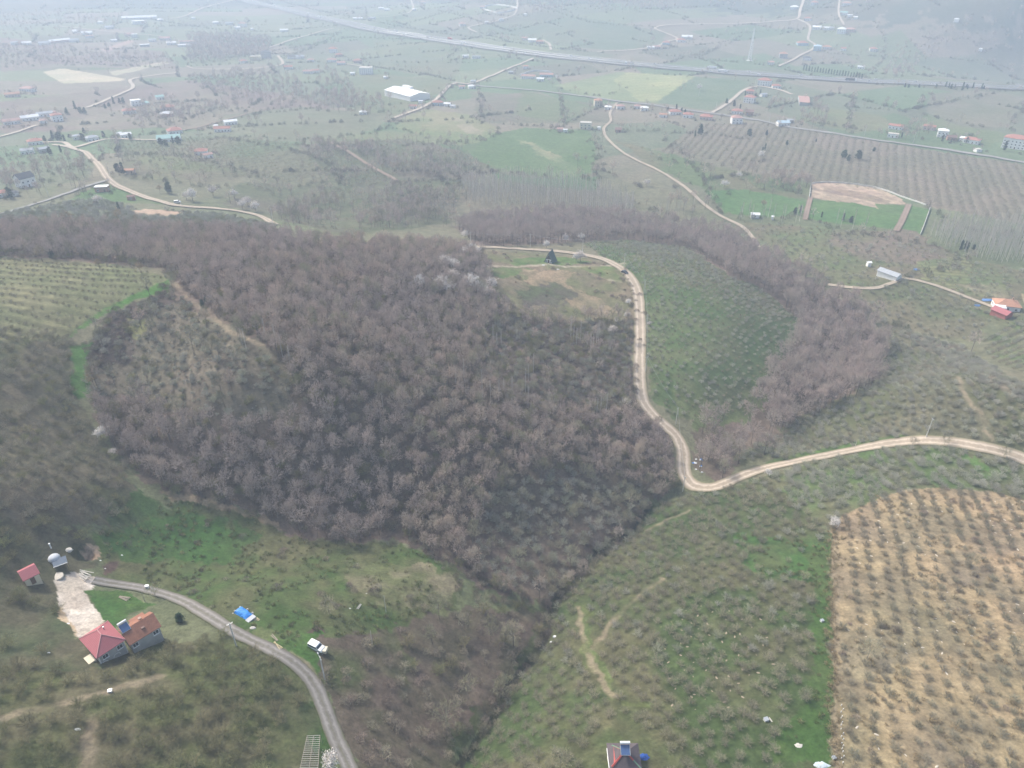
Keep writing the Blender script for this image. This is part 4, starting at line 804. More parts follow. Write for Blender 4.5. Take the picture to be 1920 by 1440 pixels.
H=[ # x,y,width px,depth ratio,storeys,kind,roof,wall,turn deg,label
(262,27,50,.2,1,'gable','w','w',0,'very long white shed, farthest at upper left'),(260,42,18,.6,2,'flat','w','w',10,'white block in front of the very long far shed'),(301,38,9,.8,1,'hip','w','w',0,'small white house right of the very long far shed'),
(142,60,9,.8,1,'gable','w','w',20,'small white house above the far village street'),(163,62,15,.5,1,'gable','w','w',15,'low white shed above the far village street'),(112,74,32,.25,1,'gable','w','p',28,'long slanting white shed at far left'),
(83,81,16,.5,1,'gable','g','w',20,'pale grey shed below the long slanting white shed'),(51,82,12,.6,1,'gable','w','w',5,'small white shed near the far left edge'),(28,82,10,.6,1,'gable','g','w',0,'leftmost pale shed of the far hazy village'),
(138,76,14,.5,1,'gable','g','w',15,'grey roofed shed right of the long slanting shed'),(168,69,12,.3,1,'gable','p','w',18,'thin pink roofed shed by the far street'),(205,52,12,.6,1,'gable','g','w',20,'pale shed at the far street corner'),(188,43,8,.8,1,'hip','w','w',0,'tiny white house above the far street corner'),
(243,65,14,.6,1,'hip','p','p',0,'pink roofed house beside the white far block'),(253,69,9,.8,2,'flat','w','w',0,'small bright white block at the end of the dry strip'),(214,77,9,.5,1,'gable','w','w',20,'white shed along the dry strip'),
(286,76,11,.6,1,'gable','g','w',5,'grey shed below the far street end'),(272,85,14,.3,1,'gable','w','g',-5,'low pale shed in the far green patch'),(310,72,16,.6,1,'gable','p','w',-10,'pink roofed barn in the far farm cluster'),(322,81,14,.5,1,'gable','w','w',-5,'white barn in the far farm cluster'),
(352,77,24,.25,1,'gable','p','w',-5,'long pink roofed poultry shed in the far farm cluster'),(348,84,22,.22,1,'gable','w','w',-5,'long white poultry shed in the far farm cluster'),
(363,35,6,.7,1,'hip','w','w',0,'tiny white house below the far top road'),(405,43,10,.7,1,'hip','w','w',10,'white house left in the far trio under the top road'),(430,44,12,.4,1,'gable','g','w',10,'pale shed right of the far white house'),
(446,53,9,.6,1,'gable','w','w',0,'white shed left of the far pink roofed house'),(455,48,12,.8,2,'hip','p','w',-20,'pink roofed far house with white walls'),(473,55,5,.8,1,'hip','w','w',0,'tiny white hut right of the far pink roofed house'),(533,57,13,.5,1,'gable','w','w',5,'lone white shed in the far meadow'),
(480,110,18,.45,2,'flat','c','y',-18,'big cream box building at the edge of the far wood'),(500,106,16,.7,3,'hip','d','g',0,'grey block right of the big cream building'),(457,116,11,.8,1,'hip','r','w',30,'red roofed house left of the big cream building'),
(548,107,16,.6,1,'hip','d','w',0,'dark roofed house past the road fork'),(563,107,14,.5,1,'gable','g','w',10,'pale farm shed past the road fork'),(583,114,11,.8,1,'hip','p','w',0,'small pink roofed house past the road fork'),(541,127,14,.6,1,'gable','r','w',-5,'red roofed house below the road fork'),
(578,135,16,.5,1,'gable','p','w',-5,'long pink roofed house on the hedge line'),(592,134,12,.6,1,'gable','r','w',-5,'red roofed annexe on the hedge line'),(625,96,14,.8,2,'hip','r','w',0,'red roofed house among the trees under the motorway'),(636,104,12,.6,1,'hip','r','p',0,'low red roofed house under the motorway'),
(622,113,16,.6,1,'hip','p','w',-5,'long pale house below the red roofed ones'),(640,119,14,.6,1,'gable','p','w',-5,'pink roofed barn left of the white flats'),(671,115,14,.7,1,'hip','r','p',0,'red roofed house above the white flats'),(687,135,22,.7,3,'flat','c','w',-8,'white three storey block of flats'),(661,139,8,.6,1,'gable','w','w',10,'small white shed left of the flats'),
(723,146,7,.7,1,'gable','w','w',0,'tiny white shed in the green field by the flats'),(53,167,20,.6,1,'hip','p','w',-40,'pink roofed house beside the far left hedge'),(24,178,20,.45,1,'gable','o','p',5,'orange roofed long house at the left edge'),
(256,195,15,.7,2,'flat','w','w',10,'white two storey house in the left hamlet'),(243,209,20,.6,1,'hip','r','w',5,'red roofed white house in the left hamlet'),(273,195,8,1.2,1,'gable','t','w',60,'teal steep gabled hut in the left hamlet'),(300,184,12,.8,1,'gable','t','w',10,'pale green roofed house in the left hamlet'),
(315,202,21,.6,1,'hip','r','p',0,'broad red roofed house in the left hamlet'),(314,215,19,.7,1,'hip','w','r',5,'white roofed house with red walls in the left hamlet'),(337,213,6,.6,1,'gable','w','w',0,'tiny white shed right of the left hamlet'),
(57,221,24,.5,1,'gable','w','w',8,'white roofed hall in the village at the left'),(23,228,22,.5,1,'gable','p','w',5,'pink roofed barn left of the white hall'),(85,214,22,.4,1,'gable','g','w',0,'long grey barn behind the white hall'),(99,214,10,.6,1,'gable','p','w',0,'pink shed at the end of the long grey barn'),
(108,224,15,.8,2,'hip','r','w',10,'red roofed house right of the white hall'),(82,229,10,.7,1,'hip','p','w',0,'small pink roofed house in front of the grey barn'),(237,255,16,.6,1,'gable','w','w',5,'white house on the left village road'),(224,253,8,.7,1,'gable','w','w',5,'tiny white annexe on the left village road'),
(328,246,22,.8,1,'hip','r','w',10,'red roofed house behind the teal roof'),(318,258,36,.5,1,'gable','t','w',-8,'long teal roofed building on the left village road'),(433,230,21,.5,1,'gable','w','w',8,'white roofed barn on the farm track'),(418,242,26,.45,1,'gable','r','w',-10,'long red roofed farmhouse below the white barn'),(405,238,8,.8,1,'hip','w','w',0,'tiny white hut beside the red farmhouse'),
(174,261,17,.7,1,'hip','g','w',15,'grey roofed house among dark trees at left'),(147,259,14,.6,1,'hip','g','w',0,'low grey roofed house by the dark trees'),(67,267,20,.7,1,'hip','r','w',0,'red roofed house at the left end of the village road'),(53,285,17,.6,1,'gable','g','w',-15,'white gabled house below the village road'),(84,283,15,.6,1,'gable','g','g',15,'grey sheet roofed shed below the village road'),
(378,286,20,.75,1,'hip','r','w',-8,'red hip roofed white house alone on the meadow'),(390,293,15,.6,1,'gable','p','w',20,'low pink roofed annexe of the meadow house'),(245,322,14,.6,1,'gable','o','p',-25,'orange roofed cottage beside two dark pines'),
(50,345,23,.8,2,'gable','d','w',25,'large dark roofed villa with white gables'),(8,365,17,.8,1,'hip','r','w',0,'red roofed house at the left edge below the villa'),(27,365,13,.8,1,'hip','d','w',0,'dark roofed annexe at the left edge below the villa'),(193,355,20,.6,1,'flat','w','k',-20,'brick house with a flat white top at the road fork'),(247,373,12,.5,1,'mono','n','n' if 0 else 'k',-10,'low brown shack in the meadow below the road'),
(793,5,9,.8,1,'hip','p','w',0,'tiny pink roofed house at the top edge'),(715,16,10,.7,1,'hip','w','w',0,'white house on the far lane above the motorway'),(726,19,8,.6,1,'gable','w','w',0,'white shed on the far lane above the motorway'),(671,34,16,.35,1,'gable','w','w',-5,'long white shed at the lane end above the motorway'),(697,34,13,.35,1,'gable','g','w',-5,'long grey shed at the lane end above the motorway'),(777,19,7,.8,1,'hip','w','w',0,'white hut at the bend of the far lane'),
(905,14,10,.7,1,'hip','p','w',0,'small house left of the far walled compound'),(985,28,6,.9,1,'hip','w','w',0,'tiny bright white hut right of the far compound'),(913,43,7,.8,1,'hip','w','w',0,'white hut below the far compound'),(867,46,11,.8,1,'hip','p','w',10,'pink roofed house left of the looping lane'),(940,38,8,1,1,'hip','g','w',0,'grey tower like house by the looping lane'),
(984,73,10,.7,1,'gable','p','w',0,'pink roofed house left in the motorway cluster'),(998,76,14,.6,1,'gable','w','w',-5,'white barn in the motorway cluster'),(1012,79,13,.6,1,'hip','r','p',-5,'red roofed house right in the motorway cluster'),
(1220,90,12,.5,1,'gable','w','w',0,'white shed left on the hairpin lane'),(1231,89,13,.6,1,'gable','p','p',0,'pink roofed house on the hairpin lane'),(1249,81,13,.8,1,'hip','r','b',0,'red roofed house with blue walls on the hairpin lane'),(1277,76,14,.7,1,'hip','r','w',10,'red roofed white house right of the hairpin'),(1288,69,17,.5,1,'gable','w','w',-5,'white building right of the hairpin'),
(873,106,11,.4,1,'gable','w','w',0,'low white shed in the field by the motorway'),(893,107,15,.2,1,'gable','g','w',0,'long low pale shed in the field by the motorway'),
(775,201,12,.7,1,'gable','r','w',-10,'red roofed cottage by the warehouse road'),(789,192,8,.6,1,'gable','w','w',0,'small white shed by the warehouse road'),(821,194,18,.7,1,'hip','r','b',-10,'red roofed house with pale blue walls by the warehouse'),(839,197,11,.6,1,'gable','w','w',-15,'white shed right of the pale blue house'),(849,201,9,.6,1,'mono','g','w',-20,'grey lean to shed at the field corner'),
(866,164,11,.6,1,'gable','p','w',0,'pink roofed shed at the village crossroads'),(885,164,13,.6,1,'hip','w','w',10,'white roofed house at the village crossroads'),(887,154,9,.8,1,'hip','g','w',0,'small grey roofed house behind the crossroads'),
(986,127,10,.7,1,'hip','o','w',0,'orange roofed house near the underpass road'),(958,137,8,.6,1,'hip','g','g',0,'grey hut near the underpass road'),(991,143,24,.4,1,'gable','p','w',-12,'long pink roofed barn in the walled farm'),(1025,140,24,.4,1,'gable','p','b',-8,'long pink roofed barn with blue wall in the walled farm'),(1013,150,13,.5,1,'gable','w','w',-5,'white shed in front of the walled farm'),
(1121,196,14,.8,2,'hip','o','c',10,'tall cream house with orange roof on the village road'),(1140,203,12,.6,1,'hip','w','w',-5,'low white house right of the tall cream house'),(1163,202,13,.8,1,'hip','p','w',10,'pale house at the top of the tan track'),(1195,201,11,.8,1,'hip','p','w',0,'pink roofed house right of the tan track'),(1208,205,13,.7,1,'hip','w','w',5,'white roofed house right of the tan track'),
(1243,217,13,.6,1,'gable','o','w',-5,'small orange roofed cottage on the village road'),(1265,211,20,.7,1,'hip','r','w',15,'red roofed white house beside cypresses'),(1290,217,17,.7,1,'hip','r','w',-5,'red roofed house right of the cypresses'),(1324,220,21,.7,1,'hip','r','p',-8,'salmon walled house with brown hip roof'),
(1382,210,18,.7,1,'hip','r','w',-5,'red roofed house above the road bend'),(1380,228,18,.8,2,'hip','p','w',15,'white two storey house below the village road'),(1405,189,17,.8,2,'hip','r','w',-15,'red roofed two storey house in the lane cluster'),(1406,173,13,.8,1,'hip','r','p',0,'red roofed cottage at the lane bend'),(1433,156,21,.7,2,'hip','r','w',-10,'large red roofed white villa at the lane top'),(1455,163,14,.7,1,'hip','r','w',10,'red roofed cottage right of the large villa'),
(1431,179,11,.6,1,'gable','g','w',40,'grey slanting shed in the lane cluster'),(1405,213,13,.8,1,'mono','n','k',0,'dull brown shed right of the road cluster'),(1467,232,20,.6,1,'gable','b','w',25,'pale blue roofed barn on the village road'),(1480,228,12,.6,1,'gable','g','g',25,'grey shed behind the blue roofed barn'),
(1679,238,21,.45,1,'gable','r','w',-10,'long red roofed house in the eastern row'),(1674,254,16,.6,1,'flat','c','w',-5,'white house with a row of windows in the eastern row'),(1742,240,17,.5,1,'gable','r','p',-8,'faded red roofed barn in the eastern row'),(1766,254,15,.8,2,'hip','w','w',5,'white two storey house in the eastern row'),(1783,260,13,.8,1,'gable','n','k',10,'brown brick house in the eastern row'),
(1821,264,22,.6,1,'hip','r','w',-12,'red roofed white bungalow in the eastern row'),(1804,262,8,.8,1,'mono','w','w',-12,'small white annexe of the bungalow'),(1904,271,36,.5,3,'hip','r','w',-8,'big white three storey house at the right edge'),(1832,283,9,.9,1,'flat','c','w',40,'small white roofless hut by the road'),
(1489,14,13,.7,1,'hip','w','w',0,'white house left of the far top lane'),(1514,36,11,.8,1,'hip','r','w',0,'red roofed house at the far lane fork'),(1527,6,11,.8,1,'hip','r','w',0,'red roofed house at the top edge right of the lane'),(1531,52,13,.6,1,'gable','w','w',-5,'white shed left of the far bend'),(1548,54,9,.5,1,'gable','w','w',-5,'white shed in the middle of the far bend'),(1558,54,8,.5,1,'gable','g','w',-5,'pale shed right of the far bend'),
(1582,25,11,.6,1,'gable','t','w',0,'pale teal roofed house on the far hillside'),(1593,30,7,.6,1,'gable','w','w',0,'tiny white shed on the far hillside'),(1603,34,7,.6,1,'gable','w','w',0,'lower tiny white shed on the far hillside'),(1587,7,14,.6,1,'hip','p','w',0,'pale house at the top of the far hillside'),(1577,59,13,.8,2,'hip','w','w',0,'white two storey house on the far hillside'),(1594,56,14,.7,1,'hip','p','p',0,'pink house right of the white hillside one'),
(1504,81,17,.7,1,'hip','r','b',15,'turquoise walled house with red roof beyond the motorway'),(1468,106,12,.9,2,'hip','o','g',5,'orange roofed grey house by the motorway'),(1532,92,12,.8,2,'hip','b','b',0,'small turquoise block by the lane junction'),(1550,89,13,.7,1,'hip','o','w',0,'orange roofed white house by the lane junction'),(1581,93,8,.8,1,'gable','r','w',0,'tiny red roofed hut beyond the motorway'),(1637,93,11,.8,1,'hip','r','w',10,'lone red roofed house far right beyond the motorway'),
(1513,110,13,.7,1,'hip','d','w',0,'dark roofed house by the conifer row'),(1445,119,10,.7,1,'gable','p','w',0,'pink roofed hut at the motorway verge'),(1614,127,11,.3,1,'gable','w','w',-3,'low white shed by the motorway verge'),(1793,38,7,.8,1,'hip','w','w',0,'tiny white house high on the far right slope'),(1838,93,5,.8,1,'hip','w','w',0,'speck of a white hut in the far right field'),
(1098,238,20,.6,2,'flat','c','c',-5,'unfinished cream concrete house above the green bowl'),(1050,244,10,.8,1,'gable','p','p',0,'pink roofed hut above the green bowl'),(1060,246,8,.5,1,'gable','w','w',0,'white shed above the green bowl'),(1123,242,6,.8,1,'hip','w','w',0,'tiny white hut where the tan track bends'),(1159,245,11,.8,1,'mono','n','k',0,'brown hut right of the tan track bend'),
(681,212,13,.6,1,'hip','w','w',0,'white house among trees left of the warehouse field'),(1415,405,14,.7,1,'gable','w','w',10,'white cabin beside leafless trees near the tan track'),(1448,411,4,.9,1,'gable','w','w',0,'tiny white hut right of the white cabin'),(1628,498,6,.8,1,'gable','w','w',30,'tiny white hut left of the ribbed grey shed'),
]
hp=gp([h[0] for h in H],[h[1]+h[2]*.17 for h in H])
for h,p in zip(H,hp):
    px,py,wp,ra,st,kind,rc,wc,rot,lab=h; dist=math.hypot(p[0],p[1],p[2]-CAMH); w_=wp*dist/FPX*.97; d_=max(2.5,w_*ra); hh=3.2*st+(.6 if w_>9 else 0) if w_>7 else 2.7
    va=-math.atan2(p[0],p[1])
    nm='house' if not any(k in lab for k in ('shed','barn','hut','hall','shack')) else ('hut' if 'hut' in lab else 'barn' if 'barn' in lab or 'hall' in lab else 'shed')
    make_house(nm,p[0],p[1],p[2],w_,d_,hh,kind,rc,wc,va+R(rot),lab,nm,chim=(w_>9 and nm=='house'),wins=wp>7,storeys=st,small=w_<9,ov=.5 if w_>6 else .25,rise=None if rc!='d' or wp<20 else w_*.3)
    KEEP.append((p[0],p[1],w_*.6+2))
# ---- warehouse
def gpz(px,py,z):
    d=ray(px,py); t=(z-CAMH)/d[2]; return np.array([d[0]*t,d[1]*t,z])
def rect4(L,B,Rr,z):
    l,b,r=[gpz(*q,z) for q in (L,B,Rr)]; ax=(r-b)[:2]; w_=np.linalg.norm(ax); ax/=w_; n=np.array([-ax[1],ax[0]]); d_=abs((l-b)[:2]@n); c=(l[:2]+r[:2])/2
    c=b[:2]+ax*w_/2+n*d_/2*np.sign((l-b)[:2]@n); return c,w_,d_,math.atan2(ax[1],ax[0])
gz=gp1(760,180)[2]
c,w_,d_,rz=rect4((735,158),(722,172),(770,185),gz+6)
e=make_house('warehouse',c[0]-4,c[1]+4,gz,64,32,7.5,'gable','w','w',rz,'big white warehouse with a pale ridged roof','warehouse',chim=False,wins=False,rise=3.2,ov=.6)
ax=MB().box((-22,16,5),(20,5,11)).build('office_block',WM['w'],e)
for i in range(4): add_child(e,'loading_door',DOORM,(-18+i*11,-15.05,2.1)).scale=(3.6,1,2)
KEEP.append((c[0],c[1],36))
# ---- farmhouse with the red hip roof
g=hz(*gp1(198,1222)[:2]); c,w_,d_,rz=rect4((153,1195),(181,1236),(236,1200),g+3.9)
RM['R']=tile_mat('crimson_sheet_roof',(.40,.145,.155),.45,.07); RM['O']=tile_mat('weathered_clay_tiles',(.29,.14,.095),.3,.3)
fh=make_house('farmhouse',c[0],c[1],g,w_-1.0,d_-1.0,3.9,'hip','R','g',rz,'grey farmhouse under a crimson hip roof at the end of the lane','house',chim=False,wins=False,rise=2.3)
for xx in (-w_*.22,w_*.27): add_child(fh,'window',WIN,(xx,-(d_-1)/2-.015,2.7))
for i,k in enumerate((-w_*.32,w_*.1)):
    t=MB(); 
    for j in range(8):
        a0=math.pi*j/8; a1=math.pi*(j+1)/8; t.bar((k-.75*math.cos(a0),0,.75*math.sin(a0)),(k-.75*math.cos(a1),0,.75*math.sin(a1)),.07)
    t.build('arch_trim',M_FRAME,fh,(0,-(d_-1)/2-.04,.7))
rfm=[q for q in fh.children if q.name.startswith('roof')][0]
a_,b_=(w_-1)/2+.5,(d_-1)/2+.5; r_=max(0,a_-b_); rc_=MB(); zt=3.9+.14
for (sx,sy) in ((-1,-1),(1,-1),(1,1),(-1,1)): rc_.bar((sx*a_,sy*b_,zt+.03),(sx*r_ if a_>=b_ else 0,0 if a_>=b_ else sy*(b_-a_),zt+2.33),.09)
rc_.bar((-r_,0,zt+2.33) if a_>=b_ else (0,-(b_-a_),zt+2.33),(r_,0,zt+2.33) if a_>=b_ else (0,b_-a_,zt+2.33),.09); rc_.build('ridge_cap',paint('pink_ridge_cap',(.55,.30,.29)),rfm)
vc_=MB(); vc_.bar((w_*.2,1.2,zt+1.1),(w_*.2,1.2,zt+2.0),.13,k=8); vc_.build('vent_pipe',M_STEEL,rfm)
st_=MB().box((-w_/2-.6,-1.0,.2),(1.6,2.6,3.4)); st_.build('porch',WM['c'],fh)
gb=MB().bar((-w_/2+.5,-d_/2+.42,-.3),(-w_/2+.5,-d_/2+.42,3.8),.14); gb.bar((w_/2-.5,-d_/2+.42,-.3),(w_/2-.5,-d_/2+.42,3.8),.14); gb.build('corner_trim',M_FRAME,fh)
# ---- orange tiled cottage
c,w2,d2,rz=rect4((231,1176),(243,1211),(303,1174),g+2.7)
d2=min(d2,7.5)
B_=gpz(243,1211,g+2.7); axv=np.array([math.cos(rz),math.sin(rz)]); nv=np.array([-axv[1],axv[0]]); c=B_[:2]+axv*w2/2+nv*d2/2
ct=make_house('cottage',c[0],c[1],g,w2-.8,d2-.8,2.7,'gable','O','g',rz,'low grey cottage with weathered orange tiles beside the crimson roof','house',chim=False,wins=False,rise=2.0,ov=.4)
for xx in (-w2*.33,w2*.3): add_child(ct,'window',WIN,(xx,-(d2-.8)/2-.015,1.6))
rf=[q for q in ct.children if q.name.startswith('roof')][0]
m=MB().box((w2*.12,.9,4.35),(.7,.7,.9)); m.build('chimney',M_CHIM,rf); m=MB().box((w2*.05,-1.5,3.9),(.8,.7,.25)); m.build('skylight',RM['n'],rf)
ex=MB(); ex.poly([(-w2*.1,d2/2-.5,2.55),(w2*.36,d2/2-.5,2.55),(w2*.36,d2/2+1.9,1.95),(-w2*.1,d2/2+1.9,1.95),(-w2*.1,d2/2-.5,2.4),(w2*.36,d2/2-.5,2.4),(w2*.36,d2/2+1.9,1.8),(-w2*.1,d2/2+1.9,1.8)],[(0,1,2,3),(7,6,5,4),(0,4,5,1),(1,5,6,2),(2,6,7,3),(3,7,4,0)]); ex.build('lean_to_roof',RM['O'],ct)
ew=MB().box((w2*.13,d2/2+.5,.6),(w2*.42,2.2,2.4)); ew.build('lean_to_wall',WM['g'],ct)
M_SOL=paint('solar_collector',(.07,.12,.24),.2,.1,spec=.5)
def solar(x,y,z,rz,label,s=1.0,tilt=35,top=(0,0)):
    e=bpy.data.objects.new('solar_water_heater',None); COL.objects.link(e); e.location=(x,y,z); e.rotation_euler=(0,0,rz); e.scale=(s,s,s); tag(e,label,'water heater')
    t=R(tilt); m=MB(); m.poly([(-.95,-1,0),(.95,-1,0),(.95,-1+2*math.cos(t),2*math.sin(t)),(-.95,-1+2*math.cos(t),2*math.sin(t)),(-.95,-1,.1),(.95,-1,.1),(.95,-1+2*math.cos(t),2*math.sin(t)+.1),(-.95,-1+2*math.cos(t),2*math.sin(t)+.1)],[(0,3,2,1),(4,5,6,7),(0,1,5,4),(1,2,6,5),(2,3,7,6),(3,0,4,7)]); m.build('panel',M_SOL,e)
    f=MB(); 
    for a,b in (((-1,-1.03,.1),(1,-1.03,.1)),((-1,-1.03,.1),(-1,-1+2*math.cos(t),2*math.sin(t)+.1)),((1,-1.03,.1),(1,-1+2*math.cos(t),2*math.sin(t)+.1)),((-1,.8,-.6),(-1,.8,1.3)),((1,.8,-.6),(1,.8,1.3)),((-1,-1,-.5),(-1,-1,.1)),((1,-1,-.5),(1,-1,.1))): f.bar(a,b,.05)
    f.build('frame',M_STEEL,e); MB().bar((-1.05,1.0,1.45),(1.05,1.0,1.45),.3,k=10).build('tank',M_FRAME,e)
    return e
q=c-axv*w2*.36+nv*.4
solar(q[0],q[1],g+4.6,rz-.0,'white tanked solar water heater on the orange tiled cottage',.95)
# ---- crimson shed
g2=hz(*gp1(58,1085)[:2]); c,w3,d3,rz=rect4((33,1070),(43,1090),(75,1074),g2+2.5)
sh=make_house('shed',c[0],c[1],g2,max(d3,3.2) if 0 else w3-.6,d3-.6,2.4,'gable','R','c',rz,'small crimson gabled shed left of the pale yard','shed',chim=False,wins=False,rise=1.3,ov=.3)
add_child(sh,'door',DOORM,(0,-(d3-.6)/2-.035,1.0))
# ---- brown roofed house at the bottom edge
g3=hz(*gp1(1170,1430)[:2]); c,w4,d4,rz=rect4((1138,1394),(1143,1444),(1204,1444),g3+3.4)
bh=make_house('house',c[0],c[1],g3,w4-.8,d4-.8,3.4,'hip','n','c',rz,'dark brown hip roofed house with red patches at the bottom edge','house',chim=False,wins=True,rise=1.9,ov=.4)
RM['n'].node_tree.nodes; rf=[q for q in bh.children if q.name.startswith('roof')][0]; rf.data.materials[0]=tile_mat('dark_brown_sheets',(.115,.095,.10),.5,.12)
a_,b_=(w4-.8)/2+.4,(d4-.8)/2+.4; zt=3.54; k=a_-b_; apL=(-max(0,k),-max(0,-k) if 0 else 0,zt+1.93); apR=(max(0,k),0,zt+1.93)
if k<0: apL=(0,-k*-1,zt+1.93); apR=(0,0,zt+1.93)
M_REDP=paint('red_flashing',(.45,.10,.085)); M_GRNP=paint('green_flashing',(.17,.30,.20))
def along3(a,b,t): return tuple(a[i]+(b[i]-a[i])*t for i in range(3))
TL=(-a_,b_,zt);TR=(a_,b_,zt);BL_=(-a_,-b_,zt);BR_=(a_,-b_,zt); ap=(0,0,zt+1.93); apn=(0,max(0,-k),zt+1.93); aps=(0,-max(0,-k),zt+1.93)
MB().bar(along3(TL,apn,.3),along3(TL,apn,.97),.16).bar(along3(BR_,aps,.0),along3(BR_,aps,.5),.16).build('green_ridge_cap',M_GRNP,rf)
MB().bar(along3(BL_,aps,.15),along3(BL_,aps,.97),.24).bar(along3(BR_,aps,.5),along3(BR_,aps,.95),.22).build('red_ridge_cap',M_REDP,rf)
tri=[along3(TL,apn,.4),along3(apn,aps,0),along3(BL_,aps,.3)]; cen=np.mean(np.array(tri),0); up_=[(p_[0]-.06,p_[1],p_[2]+.07) for p_ in tri]; lo_=[(p_[0],p_[1],p_[2]-.02) for p_ in tri]
MB().poly(up_+lo_,[(0,2,1),(3,4,5),(0,1,4,3),(1,2,5,4),(2,0,3,5)]).build('red_patch',M_REDP,rf)
MB().bar((-a_-.05,-b_,zt),(-a_-.05,b_*.6,zt),.09).build('gutter',M_FRAME,rf)
ax_=np.array([math.cos(rz),math.sin(rz)]); solar(c[0],c[1]-.2,g3+5.75,rz,'white tanked blue solar water heater on the dark brown roof',.95,25)
# ---- A frame hut
p=gp1(1032,490); dist=math.hypot(p[0],p[1]); va=-math.atan2(p[0],p[1])
e=bpy.data.objects.new('hut',None); COL.objects.link(e); e.location=p; e.rotation_euler=(0,0,va-.35); tag(e,'green steep A frame hut with a white front by the dirt road','hut')
hw,hh,hd=3.0,6.2,6.5; m=MB(); t=.25
for s in (-1,1): m.poly([(s*hw,-hd/2-.5,-.5),(0,-hd/2-.5,hh),(0,hd/2,hh),(s*hw,hd/2,-.5),(s*(hw+t),-hd/2-.5,-.5),(0,-hd/2-.5,hh+t*1.6),(0,hd/2,hh+t*1.6),(s*(hw+t),hd/2,-.5)],[(0,1,2,3),(4,7,6,5),(0,4,5,1),(3,2,6,7),(0,3,7,4)])
m.build('roof',paint('dark_green_sheet',(.07,.115,.11),var=.1),e)
f=MB().poly([(-hw*.93,-hd/2+.1,-.5),(hw*.93,-hd/2+.1,-.5),(0,-hd/2+.1,hh*.96),(-hw*.93,hd/2-.1,-.5),(hw*.93,hd/2-.1,-.5),(0,hd/2-.1,hh*.96)],[(0,1,2),(3,5,4),(0,2,5,3),(1,4,5,2)]); f.build('wall',WM['w'],e)
MB().poly([(-hw*.5,-hd/2+.03,2.5),(hw*.5,-hd/2+.03,2.5),(0,-hd/2+.03,hh*.85),(-hw*.5,-hd/2+.08,2.5),(hw*.5,-hd/2+.08,2.5),(0,-hd/2+.08,hh*.85)],[(0,1,2),(3,5,4),(0,3,4,1),(1,4,5,2),(2,5,3,0)]).build('gable_window',M_GLASS,e)
add_child(e,'door',DOORM,(0,-hd/2+.05,1.02)); add_child(e,'window',WINS,(-1.5,-hd/2+.07,1.2)); add_child(e,'window',WINS,(1.5,-hd/2+.07,1.2))
MB().box((0,-hd/2-1.4,.1),(5.5,2.6,.25)).build('deck',paint('deck_wood',(.30,.24,.18)),e)
# ---- ribbed shed, orange roofed house and its red shed at right
p=gp1(1666,520); e=make_house('shed',p[0],p[1],p[2],12.5,6,3.2,'gable','g','w',-math.atan2(p[0],p[1])-.45,'ribbed pale grey shed beside the tan track at right','shed',chim=False,wins=False,rise=1.3)
rf=[q for q in e.children if q.name.startswith('roof')][0]; rb=MB()
for i in range(9): x_=-6+i*1.5; rb.bar((x_,-3.3,3.22),(x_,0,4.6),.08).bar((x_,3.3,3.22),(x_,0,4.6),.08)
rb.build('roof_rib',M_FRAME,rf); MB().box((-6.29,0,1.3),(.08,2.6,2.5)).build('door',M_DOOR,e)
p=gp1(1884,578); va=-math.atan2(p[0],p[1]); e=make_house('house',p[0],p[1],p[2],12,9,3.2,'hip','o','w',va+.35,'orange tiled house with a white porch at the right edge','house',wins=True,rise=2.4)
MB().box((-4.2,-5.6,1.2),(4.5,2.4,3.2)).build('porch',WM['w'],e); MB().poly([(-7,-7.2,2.8),(-1.6,-7.2,2.8),(-1.6,-4.4,3.5),(-7,-4.4,3.5),(-7,-7.2,2.95),(-1.6,-7.2,2.95),(-1.6,-4.4,3.65),(-7,-4.4,3.65)],[(0,3,2,1),(4,5,6,7),(0,1,5,4),(1,2,6,5),(2,3,7,6),(3,0,4,7)]).build('porch_roof',M_FRAME,e)
p=gp1(1876,592); e=make_house('shed',p[0],p[1],p[2],8.5,6,2.8,'gable','R','r',va-.45,'crimson shed with solar panels in front of the orange tiled house','shed',chim=False,wins=False,rise=1.5)
rf=[q for q in e.children if q.name.startswith('roof')][0]; m=MB()
for i in range(4): x0=-2.3+i*1.55; m.poly([(x0,.3,4.42),(x0+1.45,.3,4.42),(x0+1.45,1.9,3.72),(x0,1.9,3.72),(x0,.3,4.5),(x0+1.45,.3,4.5),(x0+1.45,1.9,3.8),(x0,1.9,3.8)],[(0,3,2,1),(4,5,6,7),(0,1,5,4),(1,2,6,5),(2,3,7,6),(3,0,4,7)])
m.build('solar_panel',M_SOL,rf)
# ---- greenhouse tunnel ruin with long pale roof beside trees
p=gp1(1506,192); make_house('barn',p[0],p[1],p[2],12,44,4,'gable','p','g',R(-12)-math.atan2(p[0],p[1])*.2,'long pale poultry barn between leafless trees','barn',chim=False,wins=False,rise=2.2)
# ---------------------------------------------------------------- where the plants grow
FF=CW['forest_floor']; IC=CW['inner_clearing']; RAV=CW['ravine_floor']
for (a,b,r) in [(200,1205,11),(265,1180,11),(55,1073,5),(112,1055,7),(1170,1415,9),(460,1150,5),(597,1213,5),(1032,482,6),(1665,515,9),(1882,575,12),(583,1405,9),(1436,1352,2),(1541,1165,2),(1563,1422,2),(1540,1436,3),(207,1297,2),(145,1370,2),(1040,1195,2)]:
    q=gp1(a,b); KEEP.append((q[0],q[1],r))
YARD=wpoly([(95,1078),(180,1082),(178,1110),(205,1160),(200,1190),(150,1190),(112,1130)])
